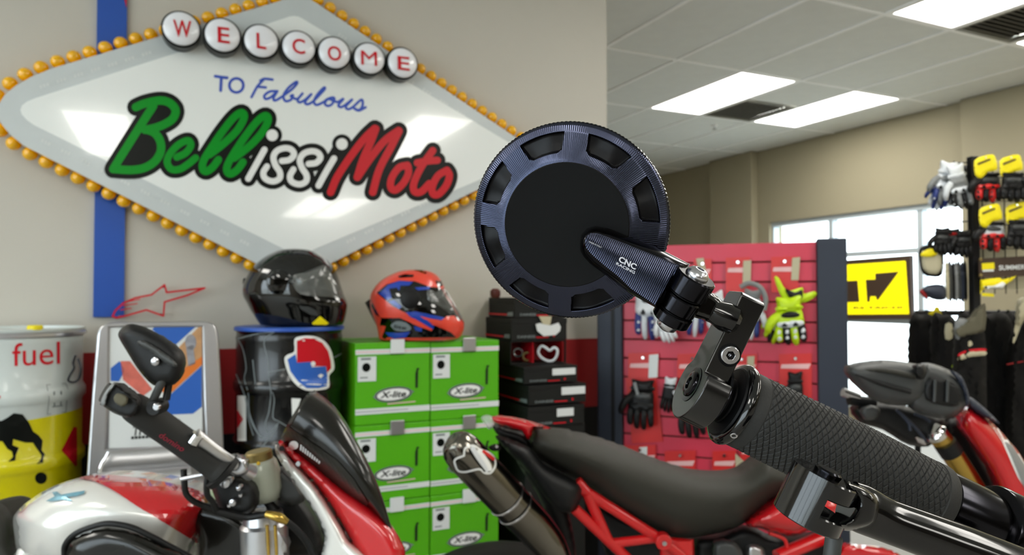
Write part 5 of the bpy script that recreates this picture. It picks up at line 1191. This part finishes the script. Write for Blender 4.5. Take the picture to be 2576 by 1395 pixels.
# front end: hand guard, fork, beak
Q('hand_guard', [(2128, 930), (2142, 914), (2217, 904), (2291, 912), (2326, 923), (2334, 950), (2332, 990), (2300, 1017), (2232, 1017), (2188, 1000), (2150, 968), (2132, 945)], 1.86, .05, 'greyp', bk2, R=38, L=8, label='dark grey pointed hand guard')
TB('guard_crease', [(2150, 940, 1.815), (2220, 965, 1.805), (2290, 985, 1.805)], [.002, .006, .006], 'plastic', bk2)
TB('guard_ridge', [(2165, 930, 1.82), (2230, 932, 1.805), (2300, 946, 1.80)], [.002, .006, .007], 'seat', bk2)
Q('indicator_housing', [(2318, 930), (2334, 912), (2388, 930), (2420, 956), (2434, 990), (2432, 1012), (2418, 1036), (2380, 1054), (2310, 1038), (2286, 1015), (2300, 960)], 1.88, .05, 'greyp', bk2, R=22, L=8)
Q('housing_recess', [(2338, 948), (2395, 962), (2416, 985), (2416, 1012), (2395, 1022), (2330, 1004)], 1.828, .006, 'plastic', bk2, R=5, L=7)
for x in (2352, 2384): TB('recess_rib', [(x, 955, 1.818), (x - 2, 1010, 1.818)], .004, 'greyp', bk2, mm=1)
Q('housing_rim', [(2388, 930), (2418, 945), (2434, 980), (2440, 1010), (2430, 1018), (2424, 985), (2408, 955)], 1.835, .008, 'post', bk2, R=5, L=5)
Q('mirror_arm', [(2300, 920), (2318, 915), (2330, 930), (2326, 950), (2308, 952)], 1.80, .02, 'plastic', bk2, R=7, L=5)
TB('bar_tube', [(2135, 1005, 1.95), (2200, 1012, 1.95)], .014, 'plastic', bk2, mm=1); TB('bar_weight', [(2120, 985, 1.95), (2160, 1000, 1.95)], .012, 'steel', bk2, mm=1)
Q('control_cluster', [(2150, 1020), (2230, 1010), (2330, 1035), (2380, 1060), (2350, 1110), (2290, 1120), (2220, 1080), (2160, 1060)], 1.98, .05, 'plastic', bk2, R=20, L=9)
Q('instrument', [(2165, 1030), (2190, 1018), (2215, 1030), (2205, 1052), (2175, 1055)], 1.92, .02, 'greyp', bk2, R=12, L=6)
for a, b in (((2270, 1045, 1.9), (2290, 1082, 1.9)), ((2255, 1030, 1.9), (2330, 1110, 1.92)), ((2300, 1040, 1.9), (2340, 1060, 1.9))): TB('cable', [a, ((a[0] + b[0]) / 2 + 6, (a[1] + b[1]) / 2, a[2]), b], .004, 'post', bk2)
for k in range(4): TB('spring_coil', [(2304 + k * 5, 1098 + k * 2, 1.88), (2312 + k * 5, 1112 + k * 2, 1.88)], .003, 'steel', bk2, mm=1)
TB('fork_leg', [(2358, 1092, 1.92), (2395, 1140, 1.93), (2470, 1260, 1.96), (2560, 1420, 2.0), (2640, 1650, 2.0)], [.026, .027, .028, .029, .029], 'gold', bk2, n=28)
TB('fork_band', [(2376, 1112, 1.918), (2394, 1139, 1.922)], .0285, 'plastic', bk2, mm=1, n=28)
obj('fork_cap', lathe([(0, .028), (.012, .028), (.018, .022), (.024, .020), (.026, .010)], P(2358, 1094, 1.92), P(2345, 1076, 1.915) - P(2358, 1094, 1.92), 28), M['chrome'], bk2)
Q('red_beak', [(2418, 1040), (2436, 1022), (2460, 1034), (2500, 1066), (2540, 1110), (2576, 1158), (2640, 1290), (2640, 1400), (2560, 1340), (2505, 1210), (2470, 1150), (2430, 1096), (2418, 1070)], 1.93, .06, 'bikered', bk2, R=35, L=10, label='red front fairing')
rb = [o for o in bk2.children if o.name.startswith('red_beak')][0]; rs = bvhS(rb, .0012)
decal('white_flash', [[(2478, 1046), (2500, 1060), (2560, 1130), (2620, 1230), (2620, 1290), (2560, 1200), (2520, 1110)]], rs, M['wprint'], bk2, L=8)
decal('grey_flash', [[(2526, 1110), (2545, 1120), (2620, 1240), (2620, 1330), (2560, 1190)]], bvhS(rb, .002), M['ggrey'], bk2, L=8)
Q('beak_top_strip', [(2434, 1000), (2446, 1000), (2480, 1028), (2514, 1062), (2505, 1062), (2470, 1045), (2438, 1022)], 1.90, .03, 'post', bk2, R=8, L=6)
Q('dark_front_panel', [(2380, 1060), (2420, 1060), (2470, 1150), (2505, 1215), (2560, 1340), (2480, 1290), (2420, 1180), (2385, 1110)], 2.02, .02, 'plastic', bk2, R=10, L=10)  # dark plastic panel behind the fork leg and red beak
# ============================================================ foreground handlebar with bar-end mirror
hb = empty('handlebar', P(2100, 1140, .315), 'black handlebar end in front with diamond-pattern grip, round bar-end mirror and lever', 'handlebar')
O = P(1850, 1019, .312); AX = (P(2343, 1259, .319) - O).normalized(); U = .312 / FP
PV = -(UP - AX * UP.dot(AX)).normalized()                  # down, square to the bar
NV = AX.cross(PV).normalized(); NV = NV if NV.dot(FW) < 0 else -NV
vd = (O - EYE).normalized()
NV = (-vd + AX * vd.dot(AX)).normalized(); PV = AX.cross(NV).normalized(); PV = PV if PV.dot(UP) < 0 else -PV
LOC = lambda s, p, n: O + AX * (s * U) + PV * (p * U) + NV * (n * U)
GL = (P(2345, 1260, .319) - O).length / U
# rubber grip with raised diamonds, real geometry
def gripmesh(s0, s1, R0, nth=504, ns=640, pitch=16.4, around=21):
    th = np.linspace(0, 2 * np.pi, nth, endpoint=False); ss = np.linspace(s0, s1, ns)
    S_, T_ = np.meshgrid(ss, th, indexing='ij')
    a = T_ * around / (2 * np.pi); b = (S_ - s0) / pitch
    d1 = np.abs(((a + b) % 1) - .5); d2 = np.abs(((a - b) % 1) - .5)      # .5 on a groove line
    g = np.maximum(np.clip((d1 - .39) / .06, 0, 1), np.clip((d2 - .39) / .06, 0, 1))
    tilt = (((a + b) % 1) + ((a - b) % 1)) * .5
    edge = np.clip(np.minimum(S_ - s0, s1 - S_) / 6, 0, 1)
    barrel = 1 + .035 * np.sin(np.pi * (S_ - s0) / (s1 - s0))
    R = (R0 * barrel + edge * (3.4 * (1 - g) - 1.8)) * U
    a_, p_, n_ = np.array(AX), np.array(PV), np.array(NV)
    V = np.array(O) + S_[..., None] * U * a_ + R[..., None] * (np.cos(T_)[..., None] * p_ + np.sin(T_)[..., None] * n_)
    idx = np.arange(ns * nth).reshape(ns, nth); j = np.roll(idx, -1, axis=1)
    F = np.stack([idx[:-1], j[:-1], j[1:], idx[1:]], -1).reshape(-1, 4)
    me = bpy.data.meshes.new('grip'); c = np.array(LOC((s0 + s1) / 2, 0, 0)); V = V.reshape(-1, 3) - c
    me.vertices.add(len(V)); me.vertices.foreach_set('co', V.ravel().astype(np.float32))
    me.loops.add(F.size); me.loops.foreach_set('vertex_index', F.ravel().astype(np.int32))
    me.polygons.add(len(F)); me.polygons.foreach_set('loop_start', np.arange(0, F.size, 4, dtype=np.int32)); me.polygons.foreach_set('loop_total', np.full(len(F), 4, dtype=np.int32))
    me.update(calc_edges=True)
    me.polygons.foreach_set('use_smooth', np.ones(len(F), dtype=bool))
    o = bpy.data.objects.new('grip', me); COL.objects.link(o); me.materials.append(M['rubber']); o.parent = hb
    o.location = Vector(c) - WL(hb); WLOC[o.name] = Vector(c); return o
gp = gripmesh(40, GL - 34, 96.5); gp['label'] = 'dark rubber grip with raised diamond pattern'
LA = lambda prof, ax=AX, s=0, n=64, **k: lathe([(h * U, r * U) for h, r in prof], LOC(s, 0, 0), ax, n, **k)
obj('grip_collar', LA([(4, 60), (4, 96), (8, 98.5), (38, 98.5), (42, 95), (42, 60)]), M['rubber'], hb)
obj('grip_collar', LA([(GL - 36, 60), (GL - 36, 95), (GL - 32, 99), (GL - 5, 99), (GL, 96), (GL, 60)]), M['rubber'], hb)
obj('bar_tube', LA([(GL - 8, 84), (GL, 91), (GL + 8, 93), (GL + 168, 93), (GL + 168, 60)]), M['anodark'], hb)
obj('bar_clamp_ring', LA([(GL + 150, 93), (GL + 158, 112), (GL + 166, 116), (GL + 232, 116), (GL + 240, 110), (GL + 242, 80)]), M['anodark'], hb)
obj('bar_tube', LA([(GL + 236, 96), (GL + 900, 96), (GL + 902, 80)]), M['anodark'], hb)
# flange ring and neck
obj('flange', LA([(-30, 40), (-30, 62), (-26, 88), (-22, 92), (-8, 94), (0, 94), (4, 90)]), M['satin'], hb)
rg = obj('flange_ring', LA([(-22, 92), (-20, 100), (-14, 106), (-6, 108), (2, 105), (6, 99), (7, 94)], n=96), M['gloss'], hb)
obj('neck', LA([(-70, 50), (-68, 56), (-50, 56), (-46, 50), (-38, 50), (-34, 58), (-24, 60)]), M['satin'], hb)
q = (NV * .78 + PV * .62).normalized()
obj('set_screw', lathe([(0, 9 * U), (4 * U, 9 * U), (5 * U, 7.5 * U), (4.4 * U, 5 * U), (1.5 * U, 4.5 * U)], LOC(-8, 0, 0) + q * (104 * U), q, 20), M['steel'], rg)
# clamp block
s0, s1 = -128, -62
arc = [(92 * math.sin(t) if False else 92 * math.cos(t), 92 * math.sin(t)) for t in [math.radians(a) for a in range(-118, 118, 8)]]
prof = [(-258, 40), (-250, 52), (-40, 52), (-36, 84)] + [(92 * math.cos(t), 92 * math.sin(t)) for t in [math.radians(a) for a in range(108, -124, -8)]] + [(-60, -60), (-250, -48), (-258, -38)]
pts = [LOC(s0, p, n) for p, n in prof]
obj('clamp_block', prism(pts, AX * ((s1 - s0) * U)), mat('clamp_black', (5, 5, 6), .22, spec=.6, coat=.25), hb, bevel=.0006, seg=3, smooth=30)
obj('clamp_washer', LA([(s1, 60), (s1, 78), (s1 + 6, 80), (s1 + 8, 60)]), M['anodark'], hb)
obj('end_recess', lathe([(0, 46 * U), (1.5 * U, 46 * U), (2 * U, 40 * U)], LOC(s0, 0, 8), -AX, 36), M['anodark'], hb)
obj('end_bolt', lathe([(2 * U, 34 * U), (6 * U, 33 * U), (9 * U, 28 * U), (9 * U, 16 * U), (5 * U, 15 * U)], LOC(s0, 0, 8), -AX, 36), M['anodark'], hb)
scp = LOC(-90, -104, 52)
def capscrew(name, c, ax, r, m, parent, hexr=.48):
    a, u, v = frame_of(ax); n = 24; V = []; F = []
    prof = [(0, r), (r * .18, r), (r * .30, r * .9)]
    for h, rr in prof:
        for k in range(n):
            t = 2 * math.pi * k / n; V.append(c + a * h + (u * math.cos(t) + v * math.sin(t)) * rr)
    for i in range(2):
        for k in range(n): F.append((i * n + k, i * n + (k + 1) % n, (i + 1) * n + (k + 1) % n, (i + 1) * n + k))
    b = len(V)
    for h, rr in ((r * .30, r * hexr), (-r * .25, r * hexr)):
        for k in range(n):
            t = 2 * math.pi * k / n; q = math.cos(math.pi / 6) / math.cos((t % (math.pi / 3)) - math.pi / 6); V.append(c + a * h + (u * math.cos(t) + v * math.sin(t)) * (rr * q))
    for k in range(n):
        F.append((2 * n + k, 2 * n + (k + 1) % n, b + (k + 1) % n, b + k)); F.append((b + k, b + (k + 1) % n, b + n + (k + 1) % n, b + n + k))
    F.append(tuple(b + n + k for k in range(n)))
    o = obj(name, (V, F), m, parent, smooth=40, bevel=r * .03)
    obj('socket_pin', lathe([(-r * .25, r * .17), (-r * .02, r * .17), (r * .02, r * .1), (r * .0, r * .07), (-r * .15, r * .06)], c, ax, 16), m, o)
    return o
obj('screw_recess', lathe([(0, 29 * U), (.8 * U, 29 * U), (1 * U, 26 * U)], scp, NV, 36), M['satin'], hb)
capscrew('clamp_screw', scp + NV * (1 * U), (NV - AX * .05 + PV * .06).normalized(), 23.5 * U, M['steel'], hb)
# link from clamp to the hinge
lk = obj('link', puff(smoothpoly([(1742, 700), (1775, 728), (1800, 742), (1834, 774), (1838, 796), (1820, 816), (1798, 816), (1768, 804), (1722, 790), (1700, 770)], 3), .306, .0048, R=14, L=5), M['gloss'], hb, smooth=60)
obj('link_collar', lathe([(-.006, .0045), (0, .0062), (.004, .0062), (.006, .0045)], P(1822, 795, .304), P(1850, 808, .304) - P(1822, 795, .304), 24), M['gloss'], hb)
# hinge
HA, HB = P(1753, 693, .2955), P(1690, 797, .3035); HX = (HB - HA).normalized(); hl = (HB - HA).length
rad = 52 * .3 / FP
kn = lambda t0, t1, r: [(hl * t0, r * .93), (hl * t0 + .0006, r), (hl * t1 - .0006, r), (hl * t1, r * .93)]
obj('upper_knuckle', lathe(kn(0, .42, rad), HA, HX, 48), M['anodark'], hb)
obj('hinge_ring', lathe(kn(.43, .47, rad * .80), HA, HX, 48), M['satin'], hb)
obj('middle_knuckle', lathe(kn(.48, .82, rad * .93), HA, HX, 48), M['anodark'], hb)
obj('hinge_ring', lathe(kn(.825, .845, rad * .80), HA, HX, 48), M['satin'], hb)
obj('lower_knuckle', lathe(kn(.85, 1.08, rad * .96), HA, HX, 48), M['anodark'], hb)
rb_ = 30 * .3 / FP
bh = obj('hinge_bolt', lathe([(0, rb_), (.0006, rb_), (.0014, rb_ * .95), (.0026, rb_ * .72), (.0032, rb_ * .5), (.0032, rb_ * .34), (.0014, rb_ * .32)], HA, -HX, 36), M['steel'], hb, smooth=50)
obj('hinge_nut', lathe([(0, rb_ * .95), (.002, rb_ * .95), (.0036, rb_ * .85), (.0046, rb_ * .5), (.0048, .0001)], HA + HX * hl * 1.075, HX, 36), M['steel'], hb, smooth=50)
# mirror stem: fluted plate
front = [(1471, 611), (1475, 594), (1486, 586), (1502, 586), (1536, 598), (1575, 613), (1640, 639), (1708, 667), (1698, 690), (1686, 697), (1662, 745), (1655, 752), (1649, 767), (1620, 748), (1589, 727), (1553, 693), (1520, 667), (1500, 650), (1486, 637), (1475, 624)]
backo = [(1459, 612), (1462, 590), (1476, 574), (1496, 568), (1528, 573), (1576, 592), (1650, 620), (1736, 664), (1712, 700), (1700, 720), (1676, 760), (1668, 770), (1652, 775), (1620, 757), (1584, 738), (1545, 708), (1508, 680), (1486, 664), (1468, 645), (1460, 630)]
dA = lambda x: .2935 + (x - 1470) * .000012
V = []; F = []; n = len(front)
levels = [(0, 0.0), (.14, .0003), (.42, .0013), (.75, .0034), (1, .0065), (1, .0095)]
for t, dz in levels:
    for (fx, fy), (bx_, by_) in zip(front, backo): V.append(P(fx + (bx_ - fx) * t, fy + (by_ - fy) * t, dA(fx) + dz))
for i in range(len(levels) - 1):
    for k in range(n): F.append((i * n + k, (i + 1) * n + k, (i + 1) * n + (k + 1) % n, i * n + (k + 1) % n))
F.append(tuple(range((len(levels) - 1) * n, len(levels) * n)))
obj('mirror_stem', (V, F), M['anodark'], hb, smooth=60)
# ridged front face of the stem
e = np.array([.894, .447]); g_ = np.array([.447, -.894])
f2 = front; sv = [np.dot(p, e) for p in f2]; sA, sB = min(sv) + .5, max(sv) - .5
def span(s):
    hit = []
    for i in range(n):
        a, b = np.array(f2[i], float), np.array(f2[(i + 1) % n], float); da, db = a @ e - s, b @ e - s
        if (da > 0) != (db > 0): hit.append((a + (b - a) * (da / (da - db))))
    hit.sort(key=lambda p: p @ g_); return (hit[0], hit[-1]) if len(hit) >= 2 else None
V = []; F = []; st = .62; k = 0; s = sA
while s < sB:
    r = span(s)
    if r is not None:
        ph = ((s - sA) / 5.0) % 1; hgt = .00030 * (.5 + .5 * math.cos(2 * math.pi * ph))
        for t in (0, .03, .5, .97, 1):
            p = r[0] + (r[1] - r[0]) * t; V.append(P(p[0], p[1], dA(p[0]) - .00002 - (hgt if 0 < t < 1 else 0)))
        k += 1
    s += st
for i in range(k - 1):
    for j in range(4): F.append((i * 5 + j, i * 5 + j + 1, (i + 1) * 5 + j + 1, (i + 1) * 5 + j))
obj('ridged_face', (V, F), M['ano'], hb, smooth=180)
mk = mat('engraved_mark', (214, 216, 226), .45, metal=.2)
sfm = lambda x, y: P(x, y, dA(x) - .00042)
text('lettering', 'CNC', (1555, 657), (43, 22), (5, -14), sfm, mk, hb, bold=.035)
text('lettering', 'RACING', (1549, 665), (47, 24), (2.5, -6.5), sfm, mk, hb, bold=.02)
text('lettering', 'MADE IN ITALY', (1481, 609), (32, 15), (1.6, -3.6), sfm, mk, hb, bold=.0)
# --- round mirror housing
MC = P(1431, 560, .314); MN = (-(ray(1431, 560).normalized()) + RT * -.17 - UP * .17).normalized()
mu = RT - MN * RT.dot(MN); mu.normalize(); mv = MN.cross(mu); mv = mv if mv.dot(UP) > 0 else -mv
RM = 247 * .314 / FP
def mirrormesh():
    nth = 1960; px = RM / 247
    rs = np.concatenate([np.linspace(152, 176, 5), np.linspace(177, 183, 6), np.linspace(186, 222, 8), np.linspace(224, 231, 6), np.linspace(233, 243, 5), [245.5, 247]])
    th = np.linspace(0, 2 * np.pi, nth, endpoint=False); R_, T_ = np.meshgrid(rs, th, indexing='ij')
    h = np.interp(R_, [152, 160, 225, 243, 247], [46, 43, 17, 7, 2])                 # cone towards the centre
    best = np.zeros_like(R_)
    for k in range(8):
        c = math.radians(18 + 45 * k); dth = (T_ - c + np.pi) % (2 * np.pi) - np.pi
        hw = np.radians(13.0 + (R_ - 180) / 48 * 2.2)
        e1 = (hw - np.abs(dth)) * R_; e2 = R_ - 178; e3 = 226 - R_
        e2 = e2 - np.clip(9 - e1, 0, 9) * .8
        m = np.clip(np.minimum(np.minimum(e1, e2), e3) / 3.2, 0, 1); best = np.maximum(best, m)
    ridge = (np.mod(T_ * 290 / (2 * np.pi), 1)); ridge = .5 + .5 * np.cos(2 * np.pi * ridge)
    rr = np.clip((R_ - 156) / 4, 0, 1) * np.clip((246 - R_) / 2, 0, 1)
    h = h + .8 * ridge * rr * (1 - best) 
    h = h * (1 - best) + best * (np.interp(R_, [170, 200, 228], [20, 9, 3]) + 3 * np.cos(T_ * 16 + 2.2))
    c = np.array(MC); V = c + (R_ * px)[..., None] * (np.cos(T_)[..., None] * np.array(mu) + np.sin(T_)[..., None] * np.array(mv)) + (h * px)[..., None] * np.array(MN)
    nr = len(rs); idx = np.arange(nr * nth).reshape(nr, nth); j = np.roll(idx, -1, axis=1)
    F = np.stack([idx[:-1], idx[1:], j[1:], j[:-1]], -1).reshape(-1, 4)
    V = V.reshape(-1, 3) - c; pocket = (best.reshape(-1)[F].mean(1) > .5).astype(np.int32)
    me = bpy.data.meshes.new('mirror_rim'); me.vertices.add(len(V)); me.vertices.foreach_set('co', V.ravel().astype(np.float32))
    me.loops.add(F.size); me.loops.foreach_set('vertex_index', F.ravel().astype(np.int32))
    me.polygons.add(len(F)); me.polygons.foreach_set('loop_start', np.arange(0, F.size, 4, dtype=np.int32)); me.polygons.foreach_set('loop_total', np.full(len(F), 4, dtype=np.int32))
    me.update(calc_edges=True); me.polygons.foreach_set('use_smooth', np.ones(len(F), dtype=bool))
    me.materials.append(M['ano']); me.materials.append(M['pocket']); me.polygons.foreach_set('material_index', pocket)
    o = bpy.data.objects.new('mirror_rim', me); COL.objects.link(o); o.parent = hb; o.location = MC - WL(hb); WLOC[o.name] = MC
    o['label'] = 'finely ridged outer band of the round mirror with eight pockets'; return o
M['pocket'] = mat('pocket_black', (10, 10, 13), .42, spec=.2)
mirrormesh()
k_ = RM / 247
obj('mirror_dish', lathe([(30 * k_, 158 * k_), (44 * k_, 156.5 * k_), (46.5 * k_, 153 * k_), (46 * k_, 148 * k_), (45 * k_, 60 * k_), (45 * k_, .1 * k_)], MC, MN, 96, cap=False), M['dish'] if 'dish' in M else M['satin'], hb, smooth=30, label='plain matt black centre of the mirror back')
kn_ = []
nk = 150
pr = [(2 * k_, 247 * k_), (-2 * k_, 249 * k_), (-16 * k_, 249 * k_), (-20 * k_, 246 * k_), (-20 * k_, 236 * k_)]
a, u, v = frame_of(MN); V = []; F = []; nn = nk * 4
for h, r in pr:
    for k in range(nn):
        t = 2 * math.pi * k / nn; q = r + (1.1 * k_ if (k % 4) in (0, 1) and -18 * k_ < h < 0 else 0); V.append(MC + MN * h + (u * math.cos(t) + v * math.sin(t)) * q)
for i in range(len(pr) - 1):
    for k in range(nn): F.append((i * nn + k, i * nn + (k + 1) % nn, (i + 1) * nn + (k + 1) % nn, (i + 1) * nn + k))
obj('knurled_edge', (V, F), M['anodark'], hb, smooth=25)
obj('mirror_glass', lathe([(-20 * k_, 236 * k_), (-19 * k_, 20 * k_), (-19 * k_, .1 * k_)], MC, MN, 64, cap=False), M['chrome'], hb)
# --- lever
LD = .264; lu = LD / FP
LT, LBm = P(2081, 1193, LD - .0008), P(2030, 1300, LD + .0008); LX = (LBm - LT).normalized(); LH = (LBm - LT).length
rl = 84 * lu
def plate(t0, t1, name):
    return obj(name, lathe([(LH * t0, rl * .2), (LH * t0, rl * .96), (LH * t0 + .0005, rl), (LH * t1 - .0005, rl), (LH * t1, rl * .96), (LH * t1, rl * .2)], LT, LX, 56), M['gloss'], lv)
lv = obj('brake_lever', ptube([(2132, 1262, LD), (2170, 1280, LD), (2230, 1308, LD), (2330, 1345, LD), (2450, 1392, LD), (2600, 1456, LD), (2760, 1530, LD)], [56 * lu, 60 * lu, 55 * lu, 56 * lu, 60 * lu, 64 * lu, 64 * lu], n=32, m=6, flat=.8, fdir=-FW), M['gloss'], hb, smooth=60)
obj('fork_plate', lathe([(0, rl * .22), (0, rl * .96), (.0005, rl), (LH * .34, rl), (LH * .34 + .0004, rl * .96), (LH * .34 + .0004, rl * .22)], LT, LX, 56), M['gloss'], lv)
obj('fork_plate', lathe([(LH * .74, rl * .22), (LH * .74, rl * .96), (LH * .74 + .0005, rl), (LH * 1.05, rl), (LH * 1.05 + .0004, rl * .96), (LH * 1.05 + .0004, rl * .22)], LT, LX, 56), M['gloss'], lv)
# curved wall joining both plates on the left
a, u, v = frame_of(LX); left = -RT - UP * .35; left = (left - LX * left.dot(LX)).normalized(); side = LX.cross(left)
V = []; F = []; na = 24
for k in range(na + 1):
    t = math.radians(-75 + 150 * k / na); e_ = left * math.cos(t) + side * math.sin(t)
    for r, h in ((rl, 0), (rl, LH * 1.05), (rl * .62, LH * 1.05), (rl * .62, 0)): V.append(LT + e_ * r + LX * h)
for k in range(na):
    for j in range(4): F.append((k * 4 + j, k * 4 + (j + 1) % 4, (k + 1) * 4 + (j + 1) % 4, (k + 1) * 4 + j))
F += [(0, 1, 2, 3), (na * 4 + 3, na * 4 + 2, na * 4 + 1, na * 4)]
obj('fork_wall', (V, F), M['gloss'], lv, smooth=40)
obj('pivot_bolt', lathe([(-.0022, rl * .34), (-.0016, rl * .40), (.0002, rl * .40)], LT + LX * .0002, LX, 28), M['anodark'], lv)
obj('pivot_hole', lathe([(0, rl * .52), (-.0006, rl * .52), (-.0006, rl * .3)], LT + LX * (LH * .74), LX, 28), M['satin'], lv)
obj('pivot_pin', lathe([(0, rl * .12), (LH * .5, rl * .12)], LT + LX * LH * .3, LX, 16), M['steel'], lv)
obj('fork_root', puff(smoothpoly([(2128, 1208), (2150, 1214), (2190, 1232), (2215, 1262), (2205, 1318), (2150, 1334), (2108, 1330), (2104, 1312), (2134, 1298), (2152, 1266), (2146, 1246), (2128, 1238)], 3), LD, .010, R=18, L=6), M['gloss'], lv, smooth=60)
obj('lever_adjuster', tube([P(2098, 1350, LD + .012), P(2088, 1430, LD + .012)], .0032, n=14, m=1), M['greyp'], lv)
